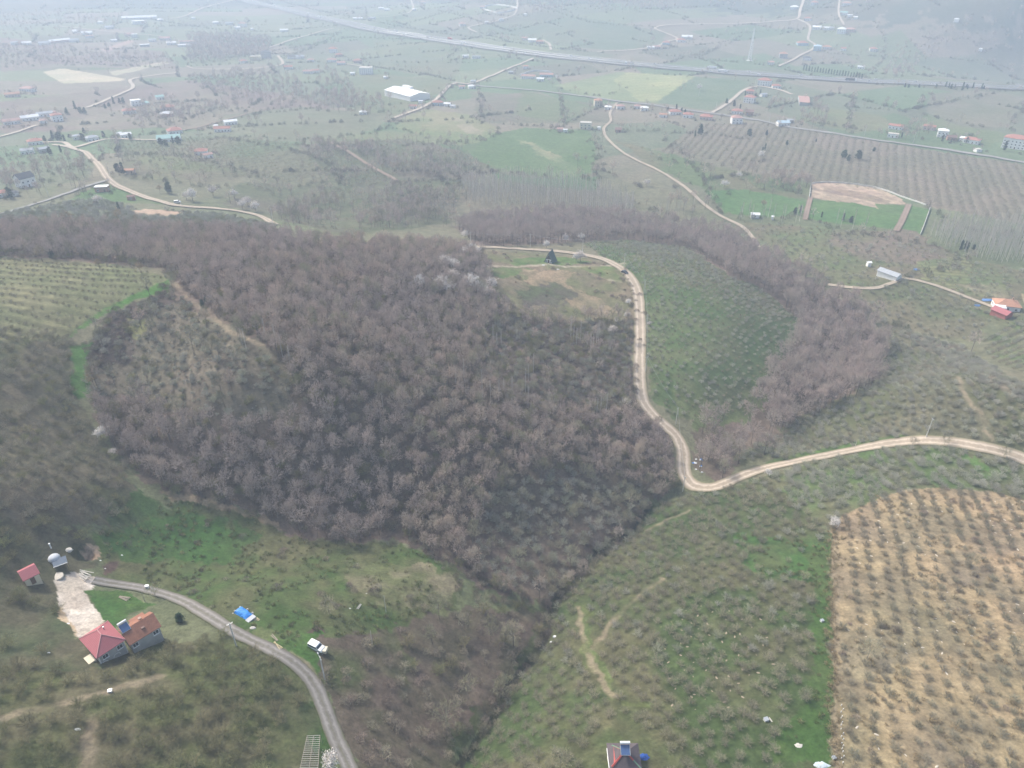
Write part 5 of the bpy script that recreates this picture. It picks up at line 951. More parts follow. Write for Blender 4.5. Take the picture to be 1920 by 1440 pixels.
# lower part of the wood where it gives way to grey-green hazel scrub
LOWSCRUB=wpoly([(885,1005),(930,930),(1000,890),(1080,880),(1150,905),(1225,925),(1215,950),(1120,1050),(1030,1125),(940,1100),(890,1060)])
MIXED=wpoly([(930,600),(1185,605),(1195,750),(1130,790),(1000,770),(900,700)])
forest=scatter(FF,3.0,11,jit=.9,holes=(IC,LOWSCRUB,MIXED),extra=2.2)
forest=np.concatenate([forest,scatter(MIXED,6.5,12,jit=.9,dens=.6,extra=2)])
RVN=wpoly([(1280,775),(1440,785),(1450,900),(1285,910)])
ravine=scatter(RAV,4.1,13,jit=.9,extra=3.0,holes=(RVN,wpoly([(1290,860),(1350,820),(1400,850),(1350,905)]),))
ravine=np.concatenate([ravine,scatter(RVN,6.5,131,jit=.9,extra=3,dens=.7)])
icl=scatter(IC,9,14,jit=1,dens=.12,clump=20)
mid=scatter(wpoly([(560,275),(700,272),(840,280),(930,320),(860,345),(900,395),(850,425),(700,430),(560,425),(500,408),(560,380),(640,365),(740,345),(690,300)]),5.2,15,jit=1,dens=.95,clump=40)
farw=[scatter(wpoly(p,2),sp,16+i,jit=1,dens=dn,extra=2,edge=3) for i,(p,sp,dn) in enumerate([
 ([(175,100),(230,95),(340,70),(440,70),(505,75),(510,95),(470,108),(360,122),(345,110)],8,.0),
 ([(355,70),(430,66),(505,76),(512,96),(480,108),(360,122),(350,110)],7,.95),
 ([(0,90),(130,95),(230,105),(340,112),(300,125),(150,122),(0,130)],9,.55),
 ([(345,150),(470,135),(560,150),(580,175),(650,180),(740,190),(700,225),(560,205),(500,200),(400,180)],8,.5),
 ([(230,215),(300,205),(400,195),(470,205),(380,225),(320,240),(250,240)],8,.6),
 ([(390,222),(560,205),(740,230),(700,240),(560,215),(400,235)],8,.0),
 ([(1480,330),(1515,338),(1512,370),(1420,355),(1420,340)],6,.95),
 ([(1230,380),(1320,370),(1320,405),(1260,420),(1230,410)],7,.5),
 ([(1680,90),(1740,60),(1800,30),(1920,20),(1920,80),(1800,70),(1740,110),(1690,150),(1650,150)],10,.6),
 ([(900,2),(1120,8),(1260,12),(1250,25),(1000,28)],12,.5),
 ([(1300,0),(1480,2),(1470,15),(1320,14)],12,.4),
 ([(1080,300),(1118,300),(1125,350),(1100,350)],7,.4),
 ([(0,318),(160,298),(190,330),(200,338),(130,355),(60,372),(0,372)],7,.4),
 ([(1185,595),(1197,600),(1198,740),(1188,740)],6,.0),
 ([(600,130),(640,140),(680,190),(660,210),(600,180)],8,.45),
 ([(1440,180),(1490,190),(1480,215),(1430,215)],9,.2),
 ([(1500,210),(1545,190),(1555,240),(1520,250),(1480,235)],8,.5),
 ([(1680,240),(1740,240),(1760,262),(1690,262)],8,.5),
 ([(0,20),(120,25),(250,45),(120,75),(0,80)],14,.3)])]
ft=np.concatenate(farw)
# hedges: (line, spacing, width, density)
HEDGE=[([(640,255),(700,250),(740,232),(735,222)],5,7,1),([(380,262),(480,258),(560,262),(640,258)],5,8,.9),([(400,238),(500,208),(560,200)],5,8,.8),
 ([(560,272),(700,275),(800,272),(880,268),(935,250),(930,240)],5,6,.95),([(700,240),(760,245),(800,258)],5,5,.8),
 ([(690,125),(770,135),(850,152)],4,3,1),([(848,158),(825,185),(800,205),(770,212)],4,4,1),([(710,210),(755,208)],4,4,1),
 ([(730,118),(870,118),(960,112)],6,6,.7),([(600,45),(750,80),(900,100),(990,112)],8,10,.45),([(1010,125),(1150,130),(1300,145),(1480,158)],7,10,.5),
 ([(1180,165),(1120,180),(1040,165)],6,5,.5),([(1240,195),(1300,160)],9,3,.15),([(1640,160),(1750,165),(1920,175)],7,9,.6),
 ([(1745,175),(1718,205)],5,5,1),([(1735,215),(1800,232),(1890,245)],6,5,.9),([(1920,190),(1890,245)],6,5,.8),
 ([(1240,300),(1330,310),(1375,315)],5,7,.9),([(1375,300),(1430,302)],5,6,.9),([(950,325),(1060,332),(1120,330)],5,3,.9),
 ([(1118,262),(1122,290),(1118,330),(1122,355)],5,4,.8),([(1325,362),(1390,366)],5,3,.7),([(1380,408),(1500,412),(1560,425),(1640,432)],5,8,.75),
 ([(1100,262),(1130,300),(1115,320)],6,7,.6),([(895,62),(960,66),(1000,72)],6,6,.8),([(20,250),(160,232)],8,8,.4),
 ([(0,320),(90,300),(150,300)],7,10,.6),([(60,385),(150,365),(195,345)],6,6,.6),([(880,300),(860,340),(900,350)],5,8,.7),
 ([(1180,380),(1230,400),(1260,415)],6,8,.7),([(1640,600),(1760,640),(1850,690)],6,4,.5),([(0,205),(60,225)],9,9,.4),
 ([(1560,110),(1640,128)],6,5,.2),([(1400,60),(1300,110)],7,4,.7),([(1250,0),(1400,30)],9,8,.2),([(340,290),(420,320),(470,350)],7,10,.3)]
HEDGE2=[[(60,110),(200,122),(330,128)],[(350,150),(430,140),(520,135)],[(420,110),(560,88),(660,70)],[(250,30),(400,55),(520,60)],[(640,60),(560,100),(520,105)],[(640,70),(820,75)],[(860,90),(840,110)],[(520,0),(700,40),(900,72),(1100,98)],[(1200,100),(1480,128)],[(1300,70),(1420,60),(1500,62)],[(1350,90),(1250,118)],
 [(1550,100),(1680,110)],[(1640,40),(1660,90),(1640,130)],[(1720,70),(1920,100)],[(1780,110),(1920,130)],[(1000,10),(1100,40),(1230,52)],[(820,20),(960,60)],[(700,60),(850,20)],[(1050,180),(1060,230),(1050,240)],[(900,175),(905,232)],[(1130,200),(1060,232)],[(1580,200),(1700,210)],[(1500,225),(1620,245)],[(1600,180),(1590,250)],[(880,230),(1050,240)],[(1160,245),(1300,250),(1400,262)],[(1240,262),(1300,300)],
 [(300,240),(420,200)],[(480,215),(600,202)],[(0,300),(60,292)],[(180,300),(300,290),(430,312),(520,340)],[(430,262),(600,300),(640,345)],[(560,350),(640,335)],[(740,345),(860,335)],[(250,330),(330,345),(420,350)],[(100,330),(190,300)],[(1290,300),(1320,340),(1345,400)],[(1560,440),(1700,450),(1790,478)],[(1420,470),(1560,530)],[(1700,520),(1780,500),(1830,480)],[(1745,390),(1800,430),(1920,440)]]
hedge=np.concatenate([along(p,sp,wd,70+i,dn) for i,(p,sp,wd,dn) in enumerate(HEDGE)]+[along(p,4.2,4,170+i,.9) for i,p in enumerate(HEDGE2)])
stream=np.concatenate([along([(1225,935),(1195,975),(1120,1030),(1085,1062),(1040,1115),(1022,1190),(975,1245),(930,1320),(880,1400)],1.6,4,91,.9)])
# orchards
BIG=CW['big_orchard']; OB=CW['orch_bright']
big=scatter(BIG,4.4,21,rows=(.55,3.7,4.0),jit=.35,holes=(OB,CW['orch_strip'],wpoly([(1390,1010),(1540,1015),(1560,1120),(1500,1095),(1400,1060)])))
big=np.concatenate([big,scatter(wpoly([(1390,1010),(1540,1015),(1560,1120),(1500,1095),(1400,1060)]),6,22,jit=.6,dens=.45,holes=(OB,))])
big=np.concatenate([big,scatter(wpoly([(1470,1300),(1525,1290),(1520,1330),(1480,1400),(1450,1380)]),5,23,dens=.7)])
bl=scatter(CW['bottom_left_ground'],4.3,24,rows=(.35,3.7,4.0),jit=.35,holes=(CW['trellis_green'],))
farm=scatter(CW['farm_ground'],3.6,25,jit=.6,dens=.9,clump=22,holes=(YARD,))
left=scatter(CW['left_orchard_ground'],4.3,26,rows=(.2,3.5,3.8),jit=.4,holes=(CW['left_green'],wpoly([(0,700),(30,720),(60,760),(0,780)])))
lowscrub=scatter(LOWSCRUB,3.0,27,jit=.7); thick=scatter(CW['below_thicket'],3.9,28,jit=.8,dens=.85)
slope=scatter(CW['grey_slope'],4.0,29,rows=(-.3,3.1,3.4),jit=.45); stripa=scatter(CW['strip_a'],3.3,30,jit=.5,holes=(CW['strip_bright'],),dens=.9)
ridge=scatter(CW['grey_ridge'],4.0,31,jit=.5)
dome=np.concatenate([scatter(CW['dome_hill'],5.2,32,rows=(.9,3.3,3.6),jit=.3,dens=.92),scatter(CW['dome_dull'],3.4,132,jit=.6,dens=.9)]); terr=scatter(CW['terrace'],4,33,rows=(-.12,2.6,6.2),jit=.2,dens=.9)
rmm=scatter(CW['right_mid_meadow'],5,34,jit=.5,dens=.75,holes=(CW['straw_rows'],)); rsl=scatter(CW['right_slope'],4.6,35,jit=.45,dens=.85)
rrow=scatter(CW['right_rows'],4,36,rows=(.55,2.4,5.5),jit=.15); srow=scatter(CW['straw_rows'],4,37,rows=(-.25,3,6),jit=.2,dens=.7)
rbo=scatter(CW['right_brown_orchard'],6,38,rows=(1.15,4.2,8.0),jit=.2,dens=.95); orch2=scatter(CW['orchard_ground'],6,39,rows=(1.0,4.5,8),jit=.25,dens=.8)
knoll=scatter(CW['knoll_meadow'],7,40,jit=.8,dens=.35); bks=scatter(wpoly([(-20,432),(-20,404),(60,392),(150,376),(200,350),(235,388),(420,402),(512,424),(520,440),(300,436)]),3.6,141,jit=.9,dens=.95,extra=1.5,holes=(CW['pit_dirt'],CW['left_meadow'])); msc=scatter(CW['mid_scrub'],4.8,41,jit=.9,dens=.8,clump=30); rmw=scatter(CW['right_meadow'],8,42,jit=1,dens=.35,clump=30)
icls=scatter(IC,2.8,43,jit=.9,dens=.9,clump=12); cdark=scatter(CW['clear_dark'],3.0,44,jit=.9,dens=.8,holes=(CW['clear_yellow'],))
afr=scatter(CW['aframe_meadow'],4.2,45,jit=1,dens=.5,clump=10,holes=(CW['aframe_lawn'],CW['aframe_lawn2'],CW['aframe_straw']))
roadside=np.concatenate([along([(1168,505),(1178,535),(1188,560),(1190,600),(1190,680),(1192,740)],2.2,4,92,.8),along([(905,455),(1000,458),(1085,462)],2.5,8,93,.7),along([(1215,760),(1240,785),(1262,810)],3,5,96,.5)])
lowm=scatter(CW['lower_meadow'],5,46,jit=1,dens=.35,clump=10,holes=(CW['tilled'],)); gully=scatter(wpoly([(840,1080),(870,1120),(960,1140),(1020,1130),(960,1100),(900,1060),(880,1040)]),3.2,47,jit=.8)
rav2=scatter(wpoly([(1290,860),(1350,820),(1400,850),(1350,905)]),3.6,48,jit=.8,dens=.8)
STRAWP=CW['straw_field']
straw=scatter(STRAWP,5,49,rows=(1.22,4.1,4.4),jit=.14,extra=1.8)
weeds=scatter(STRAWP,3.4,50,jit=1,dens=.45,clump=14)
farmed=scatter(wpoly([(0,135),(340,140),(560,190),(900,160),(1500,240),(1920,300),(1920,180),(1500,170),(1000,120),(500,60),(0,60)],3),24,51,jit=1,dens=.04,clump=60,extra=6)
print({k:len(v) for k,v in dict(forest=forest,ravine=ravine,mid=mid,ft=ft,hedge=hedge,big=big,bl=bl,farm=farm,left=left,low=lowscrub,thick=thick,slope=slope,strip=stripa,dome=dome,terr=terr,rmm=rmm,rsl=rsl,rbo=rbo,orch2=orch2,msc=msc,straw=straw,cdark=cdark,icls=icls).items()})
# ---- individuals: the nearest 300 of a kind; the rest as one planting per wood or orchard
sp=split_near([('forest',forest),('rav',ravine)],300)
rg=np.random.default_rng(5)
for p in sp['forest'][0]: place_tree('bare_tree',p,TREE_P[rg.integers(5)],'bare grey brown tree on the near lower edge of the big leafless wood','tree','bare trees on the near edge of the big wood',rg.uniform(.55,.85),rg.random()*6.28)
for p in sp['rav'][0]: place_tree('bare_tree',p,TREE_P[rg.integers(5)],'bare grey brown tree in the ravine beside the dirt road bend','tree','bare trees in the ravine by the road bend',rg.uniform(.8,1.2),rg.random()*6.28)
inst_stuff('bare_wood',sp['forest'][1],TREE_M*3+TREER_M[:2]+OLIVE_M[:2],'leafless grey brown wood covering the central hill','wood',.4,.88,3)
rv=sp['rav'][1]; pv=proj(rv[:,0],rv[:,1],rv[:,2])[1]; big_=pv>560
inst_stuff('ravine_wood',rv[big_],TREER_M,'taller leafless wood in the lower ravine left of the grey slope','wood',.9,1.3,44)
inst_stuff('ravine_wood',rv[~big_],TREER_M,'leafless pinkish grey wood filling the ravine at right','wood',.65,1.08,4)
hz_=split_near([('big',big),('bl',bl),('farm',farm),('thick',thick)],300)
for k,ms,lb,gr,s0,s1 in (('big',HAZ_M,'bare hazel bush in the large orchard between stream and straw field','hazel bushes of the large lower right orchard',.5,.76),('bl',HAZB_M,'brownish bare hazel bush in the orchard at the lower left corner','hazel bushes of the lower left orchard',.72,1.08),('farm',HAZB_M,'bare bush in the rough ground left of the farmyard','bushes left of the farmyard',.6,1.1),('thick',[*SCR_M],'brown leafless thicket bush left of the stream at the bottom','thicket bushes left of the stream',.8,1.4)):
    place_single('hazel_bush' if k!='thick' else 'thicket_bush',hz_[k][0],ms,lb,'bush',gr,s0,s1,len(k))
st=split_near([('s',straw)],300)
place_single('young_hazel',st['s'][0],STR_M,'small bare hazel bush standing in the straw coloured field','bush','young hazels in the straw field',.58,.92,8)
inst_stuff('young_hazels',st['s'][1],STR_M,'rows of small bare hazels at the back of the straw coloured field','bushes',.55,.88,9)
inst_stuff('hazel_orchard',hz_['big'][1],HAZ_M+HAZG_M[:1],'large grey green hazel orchard on the slope right of the stream','orchard',.5,.85,10)
inst_stuff('hazel_orchard',hz_['bl'][1],HAZB_M+HAZ_M[:1],'olive brown hazel orchard at the lower left corner','orchard',.72,1.08,11)
inst_stuff('hazel_bushes',hz_['farm'][1],HAZB_M,'straggling bushes on the rough slope left of the farmyard','bushes',.6,1.1,12)
inst_stuff('hazel_orchard',left,HAZ_M+HAZB_M[:2],'grey brown hazel orchard on the left edge beside the wood','orchard',.6,.95,13)
inst_stuff('thicket',hz_['thick'][1],SCR_M+HAZB_M[:2]+OLIVE_M[:1],'brown thicket on the bank left of the stream','thicket',.7,1.2,14)
inst_stuff('hazel_scrub',lowscrub,HAZG_M*2+HAZ_M[:2]+OLIVE_M[:1],'grey green hazel scrub between the big wood and the stream','scrub',.55,1.0,15)
inst_stuff('hazel_orchard',slope,HAZG_M+HAZ_M[:1],'grey hazel orchard on the right slope above the dirt road','orchard',.5,.85,16)
inst_stuff('hazel_orchard',np.concatenate([stripa,ridge]),HAZG_M,'grey hazel strip between the dirt road and the straw field','orchard',.55,.95,17)
inst_stuff('young_orchard',dome,HAZS_M+HAZG_M,'young orchard in fine rows on the green dome hill','orchard',.4,.72,18)
inst_stuff('terrace_shrubs',terr,HAZS_M,'low shrub rows on the terraced field at the left edge','shrubs',.4,.75,19)
inst_stuff('right_orchards',np.concatenate([rmm,rsl,rrow,srow]),HAZS_M+HAZG_M[:2],'hazel bushes on the slopes round the orange roofed house','orchard',.5,.9,20)
inst_stuff('row_orchard',rbo,FAR_M,'brown grey orchard in long rows below the village road','orchard',.5,.85,21)
inst_stuff('row_orchard',orch2,FAR_M,'green grey orchard rows on the low hill behind the wood','orchard',.6,.95,22)
inst_stuff('hazel_bushes',bks,HAZG_M+SCR_M[:2]+HAZB_M[:1],'grey hazel and scrub between the far tan road and the wood','scrub',.6,1.1,142)
inst_stuff('valley_scrub',np.concatenate([knoll,msc,rmw,farmed]),FAR_M+FART_M[:2],'scattered scrub in the valley behind the central wood','scrub',.5,1.1,23)
mx=scatter(MIXED,2.9,112,jit=.9,dens=.95,extra=1.5); icd=scatter(IC,2.3,113,jit=.9,dens=.97)
inst_stuff('mixed_scrub',np.concatenate([mx,icd[::3]]),OLIVE_M[:2]+HAZG_M*2+SCR_M+HAZB_M,'mixed grey and brown scrub between the dry meadow and the wood','scrub',.45,1.0,124)
inst_stuff('low_scrub',icd,SCR_M+HAZG_M*2+HAZS_M,'low grey green scrub filling the clearing inside the left of the wood','scrub',.2,.45,125)
inst_stuff('clearing_scrub',np.concatenate([afr,lowm[::2]]),SCR_M,'low brown scrub in the clearings beside the wood','scrub',.45,1.1,24)
inst_stuff('dark_brambles',np.concatenate([cdark,gully,stream,roadside,lowm[1::4],weeds[::5]]),BLK_M+SCR_M[:1],'dark bramble along the stream and the clearing edges','brambles',.6,1.2,25)
inst_stuff('straw_weeds',weeds,SCR_M,'dry weed patches between the hazels of the straw field','weeds',.3,.8,26)
inst_stuff('small_trees',np.concatenate([icl,mid,rav2]),TREE_M[:3]+OLIVE_M,'loose grey trees behind the wood and in the small ravine','trees',.6,1.0,27)
und=scatter(FF,2.7,601,jit=1,holes=(IC,LOWSCRUB),extra=1.5); inst_stuff('understorey',und,SCR_M*2+HAZB_M[:1],'brown leafless understorey beneath the trees of the big wood','undergrowth',.7,1.3,602)
fr=along([(1563,985),(1561,1080),(1561,1200),(1563,1320),(1564,1440)],.45,1.6,603); DRY=bark_mat('dry_grass',(.36,.28,.17),.3,(.26,.22,.13)); DR_M=[scrub(710+i,.5,.5,60,.05,DRY,'dry_tuft') for i in range(3)]
inst_stuff('dry_grass',np.concatenate([fr,scatter(STRAWP,2.0,604,jit=1,dens=.6,clump=7)]),DR_M,'dry grass tufts on the straw field and its ragged edge','grass',.5,1.6,605)
hh_=[(a,b,r) for a,b,r in KEEP if math.hypot(a,b)>600]; yr=np.random.default_rng(606); yt=[]
for a,b,r in hh_:
    for k_ in range(yr.integers(4,11)): t_=yr.random()*6.283; q_=r*yr.uniform(.95,2.2); yt.append((a+math.cos(t_)*q_,b+math.sin(t_)*q_))
yt=np.array(yt); yt=yt[~near_roads(yt[:,0],yt[:,1],2)]; yt=np.stack([yt[:,0],yt[:,1],height(yt[:,0],yt[:,1])],-1)
inst_stuff('garden_trees',yt,TREE_M[:3]+HEDG_M*2,'leafless garden trees and shrubs round the valley houses','trees',.45,.95,607)
ux=yr.uniform(-1700,1900,600000); uy=yr.uniform(620,2600,600000); ca_,sa_=math.cos(.42),math.sin(.42); u_=ux*ca_+uy*sa_; v_=-ux*sa_+uy*ca_
vv_=v_/115+fbm(u_/300,u_*0,3,2)*.8; iv=np.floor(vv_); uu_=u_/150+_hash(iv,iv*0,5)*3+(fbm(v_/200,v_*0,8,2)-.5)*.6; iu=np.floor(uu_)
fv=vv_-iv; fu=uu_-iu; ev=(fv*115<3.2)&(_hash(iu,iv,21)<.5); eu=(fu*150<3.2)&(_hash(iu,iv,22)<.45); kk=(ev|eu)&(np.abs(ux)<uy*.85)&(fbm(ux/40,uy/40,23,2)>.38)
for nm_ in ('green_bowl','green_bowl_near','right_brown_orchard','plot_green','quarry','right_green','yellow_field','right_field','green_field2','warehouse_field','pale_field'): kk&=~inpoly(ux,uy,CW[nm_])
ux=ux[kk];uy=uy[kk]; kk=~near_roads(ux,uy,3); ux=ux[kk];uy=uy[kk]
for a,b,r in KEEP: kk=(ux-a)**2+(uy-b)**2>r*r; ux=ux[kk];uy=uy[kk]
print('plot hedges',len(ux)); inst_stuff('plot_hedges',np.stack([ux,uy,height(ux,uy)],-1),HEDG_M*2+TREE_M[:1],'thin hedges along the plot boundaries of the valley floor','hedge',.6,1.35,608)
tuf=np.concatenate([scatter(CW[k_],1.5,500+i,jit=1,dens=.7,clump=5,extra=.8) for i,k_ in enumerate(('lower_meadow','van_meadow','orch_bright','orch_green'))])
GRS=bark_mat('grass_tufts',(.14,.17,.06),.35,(.26,.23,.12)); GR_M=[scrub(700+i,.55,.28,60,.05,GRS,'grass_tuft') for i in range(3)]
inst_stuff('grass_tufts',tuf,GR_M,'rough grass tufts in the meadows near the lane','grass',.5,1.5,510)
inst_stuff('far_woods',ft,TREE_M+HEDG_M[:2],'hazy grey woods and copses across the far valley','wood',.8,1.3,28)
inst_stuff('hedgerows',hedge,HEDG_M*2+FART_M[:2],'leafless hedgerows between the far fields','hedge',.6,1.25,29)
# ---------------------------------------------------------------- poles, mast, walls
M_CONC=paint('pale_concrete',(.62,.61,.57),var=.08); M_WOOD=paint('weathered_wood',(.34,.29,.23),var=.2,scale=3); M_BLUE=paint('blue_tarpaulin',(.03,.22,.62),.5,.15,scale=.8,spec=.3); M_GREY=paint('grey_sheet',(.42,.44,.46),.5); M_WHITE=paint('white_paint',(.80,.80,.79),.35,.04,spec=.4); M_BLACK=paint('black_rubber',(.02,.02,.02),.7); M_STONE=paint('pale_stone',(.52,.49,.44),var=.2); M_YWOOD=paint('fresh_planks',(.50,.42,.26),var=.15)
def pole(px,py,h,label,lamp=False,r=.14,mat=None,cross=True,nm='utility_pole'):
    p=gp1(px,py); e=bpy.data.objects.new(nm,None); COL.objects.link(e); e.location=p; e.rotation_euler=(0,0,(px*7%360)/57.3); tag(e,label,'pole')
    MB().bar((0,0,-.6),(0,0,h),r*1.3,r*.8,8).build('shaft',mat or M_CONC,e)
    if cross:
        m=MB().box((0,0,h-.35),(1.5,.1,.12)); m.build('crossarm',M_STEEL,e); 
        for x in (-.65,0,.65): MB().bar((x,0,h-.29),(x,0,h-.08),.05,k=6).build('insulator',M_FRAME,e)
    if lamp: MB().bar((0,0,h-.7),(-1.3,0,h-.2),.05).build('lamp_arm',M_STEEL,e); MB().box((-1.45,0,h-.18),(.55,.22,.12)).build('lamp_head',M_GREY,e)
    return e,p+np.array([0,0,h])
PP=[]
for i,(x,y,h,lb,lm) in enumerate([(443,1211,8,'concrete pole on the near side of the gravel lane by the blue tarpaulin',0),(609,1274,8,'concrete pole with a street lamp beside the white van',1),(1280,921,7.5,'concrete pole at the hairpin of the tan road',0),(1267,795,8.5,'concrete pole right of the road above the small ravine',0),(1210,698,8.5,'pole beside the straight stretch of the tan road',0),(1211,618,8.5,'pole next to a white blossoming shrub on the tan road',0),(1207,551,8.5,'pole where the tan road begins to straighten',0),(1170,501,8.5,'pole on the outside of the upper road bend',0),(1092,475,9,'pole behind the footpath at the top of the dome hill',0),(994,464,9,'pole left of the A frame hut beside the upper road',0),(883,461,9,'leftmost pole on the upper road at the wood edge',0),(1736,820,9,'tall leaning pole above the right part of the tan road',0),(512,417,10,'pole where the far tan road meets the wood',0),(206,329,10,'pole at the far road fork',0),(153,359,10,'pole on the grey road left of the fork',0),(92,370,10,'leftmost pole on the grey road',0),(340,386,9,'pole beside the far tan road and parked vehicle',0)]):
    PP.append(pole(x,y,h,lb,bool(lm))[1])
PP[11]=PP[11]
def cable(a,b,label,sag=1.2):
    a=np.array(a); b=np.array(b); m=MB(); n=10; pr=None
    for i in range(n+1):
        t=i/n; q=a+(b-a)*t; q=q-np.array([0,0,sag*4*t*(1-t)]); 
        if pr is not None: m.bar(pr,q,.035,k=3)
        pr=q
    tag(m.build('power_cable',M_STEEL),label,'cable')
names=['hairpin','small ravine','straight stretch','blossoming shrub','straightening road','upper bend','dome top','A frame hut','wood edge']
for i in range(2,10): cable(PP[i]-[0,0,.1],PP[i+1]-[0,0,.1],'power cable strung from the %s pole to the %s pole'%(names[i-2],names[i-1]))
for x,y,h,lb in [(724,1148,6.5,'thin white pole standing in the rough meadow'),(698,1207,5,'thin pale post at the thicket edge'),(272,1128,4,'wooden garden post behind the cottage'),(1603,839,3,'short white post beside the tan road')]: pole(x,y,h,lb,cross=False,r=.07,mat=M_CONC if 'white' in lb or 'pale' in lb else M_WOOD,nm='post')
for x,y,lb in [(1140,640/3,'far pole at the village road by the tan track'),(1310,180,'far pole in the pale green field'),(1342,208,'far pole at the lane junction'),(1415,165,'far pole at the lane bend'),(1442,228,'far pole left of the blue roofed barn'),(861,155,'far pole at the crossroads'),(240,160,'far pole at the bend beside the straw coloured field'),(1620,255,'far pole on the straight village road'),(1712,268,'far pole in the eastern row')]: pole(x,y,11,lb,r=.2,nm='utility_pole')
# lattice mast
p=gp1(1405,114); e=bpy.data.objects.new('lattice_mast',None); COL.objects.link(e); e.location=p; tag(e,'tall thin lattice mast beyond the motorway','mast'); m=MB(); b=MB(); hb_=2.6;ht=.5;Hh=52
def mc(k,z): s=hb_+(ht-hb_)*z/Hh; return ((-s,-s,z),(s,-s,z),(s,s,z),(-s,s,z))[k]
for k in range(4): m.bar(mc(k,0),mc(k,Hh),.22)
for i in range(16):
    z0=Hh*i/16; z1=Hh*(i+1)/16
    for k in range(4): b.bar(mc(k,z0),mc((k+1)%4,z1),.11); b.bar(mc((k+1)%4,z0),mc(k,z1),.11)
m.build('leg',M_WHITE,e); b.build('bracing',M_WHITE,e); MB().box((0,0,.3),(9,9,1.0)).build('base',M_CONC,e)
for z in (40,45,50): MB().box((1.1,0,z),(.5,.6,2)).build('antenna',M_WHITE,e)
# plot wall
def wall_line(pts,h,t,label,mat,name='wall'):
    W=gp([q[0] for q in pts],[q[1] for q in pts])[:,:2]; m=MB(); P=smooth_path(W,6)
    for a,b in zip(P[:-1],P[1:]):
        c=(a+b)/2; L=np.linalg.norm(b-a)+.02; za=hz(*c); m.box((c[0],c[1],za+h/2-.5),(L,t,h+1),math.atan2(b[1]-a[1],b[0]-a[0]))
    tag(m.build(name,mat),label,'wall')
wall_line([(1523,344),(1570,343),(1640,352),(1692,370),(1736,385)],1.1,.25,'long white wall behind the bare soil of the walled plot',M_CONC)
wall_line([(1743,392),(1734,418),(1725,441)],1.6,.3,'pale wall closing the right side of the walled plot',M_CONC)
wall_line([(1520,346),(1517,372)],1.6,.3,'pale wall closing the left side of the walled plot',M_CONC)
wall_line([(906,18),(912,12),(930,10),(962,14),(968,18),(935,25),(906,18)],3,.8,'white wall of the far walled compound',WM['w'])
wall_line([(975,142),(1000,134),(1035,136)],2.2,.4,'white wall behind the long barns',WM['w'])
# ---------------------------------------------------------------- vehicles
def wheel(root,x,y,r=.34,w_=.22):
    o=MB().bar((x,y-w_/2,r),(x,y+w_/2,r),r,k=12).build('wheel',M_BLACK,root); MB().bar((x,y-w_/2-.01,r),(x,y+w_/2+.01,r),r*.55,k=8).build('hub',M_STEEL,o)
CARC={'w':M_WHITE,'d':paint('dark_car_paint',(.03,.035,.045),.3,.02,spec=.5),'s':paint('silver_car_paint',(.5,.51,.52),.3,.02,spec=.5),'r':paint('red_paint',(.5,.07,.06),.4,.03,spec=.4),'b':paint('blue_paint',(.10,.2,.45),.4,.03,spec=.4)}
def body_prism(prof,w_,taper=.0):
    m=MB(); n=len(prof); m.poly([(x,-w_/2,z) for x,z in prof]+[(x,w_/2,z) for x,z in prof],[tuple(range(n))[::-1],tuple(range(n,2*n))]+[(i,(i+1)%n,n+(i+1)%n,n+i) for i in range(n)]); return m
def car(p,rz,col,label,van=False,cat='car',s=1.0,name=None):
    e=bpy.data.objects.new(name or ('van' if van else 'car'),None); COL.objects.link(e); e.location=p; e.rotation_euler=(0,0,rz); e.scale=(s,s,s); tag(e,label,cat)
    if van: pr=[(-2.1,.35),(2.1,.35),(2.15,.8),(1.95,1.05),(1.15,1.15),(.55,1.8),(-1.95,1.85),(-2.12,1.0)]; gl=[(-1.9,1.15),(1.0,1.15),(.52,1.7),(-1.82,1.72)]
    else: pr=[(-2.15,.32),(2.15,.32),(2.2,.65),(1.9,.9),(1.05,.98),(.45,1.42),(-1.1,1.45),(-1.75,1.02),(-2.15,.98)]; gl=[(-1.6,1.0),(.95,1.0),(.42,1.36),(-1.08,1.38)]
    body_prism(pr,1.75).build('body',CARC[col],e); body_prism(gl,1.80).build('side_window',M_GLASS,e)
    zt=(1.8,.55,1.15,1.15) if van else (1.42,.45,1.05,.98)
    MB().poly([(zt[1]+.04,-.75,zt[0]-.06),(zt[1]+.04,.75,zt[0]-.06),(zt[2]+.03,.8,zt[3]+.03),(zt[2]+.03,-.8,zt[3]+.03),(zt[1]-.05,-.75,zt[0]-.15),(zt[1]-.05,.75,zt[0]-.15),(zt[2]-.1,.8,zt[3]-.05),(zt[2]-.1,-.8,zt[3]-.05)],[(0,1,2,3),(4,7,6,5),(0,4,5,1),(1,5,6,2),(2,6,7,3),(3,7,4,0)]).build('windscreen',M_GLASS,e)
    for x in (-1.35,1.35):
        for y in (-.82,.82): wheel(e,x,y)
    for y in (-.6,.6): MB().box((2.17,y,.7),(.08,.3,.16)).build('headlight',M_FRAME,e)
    return e
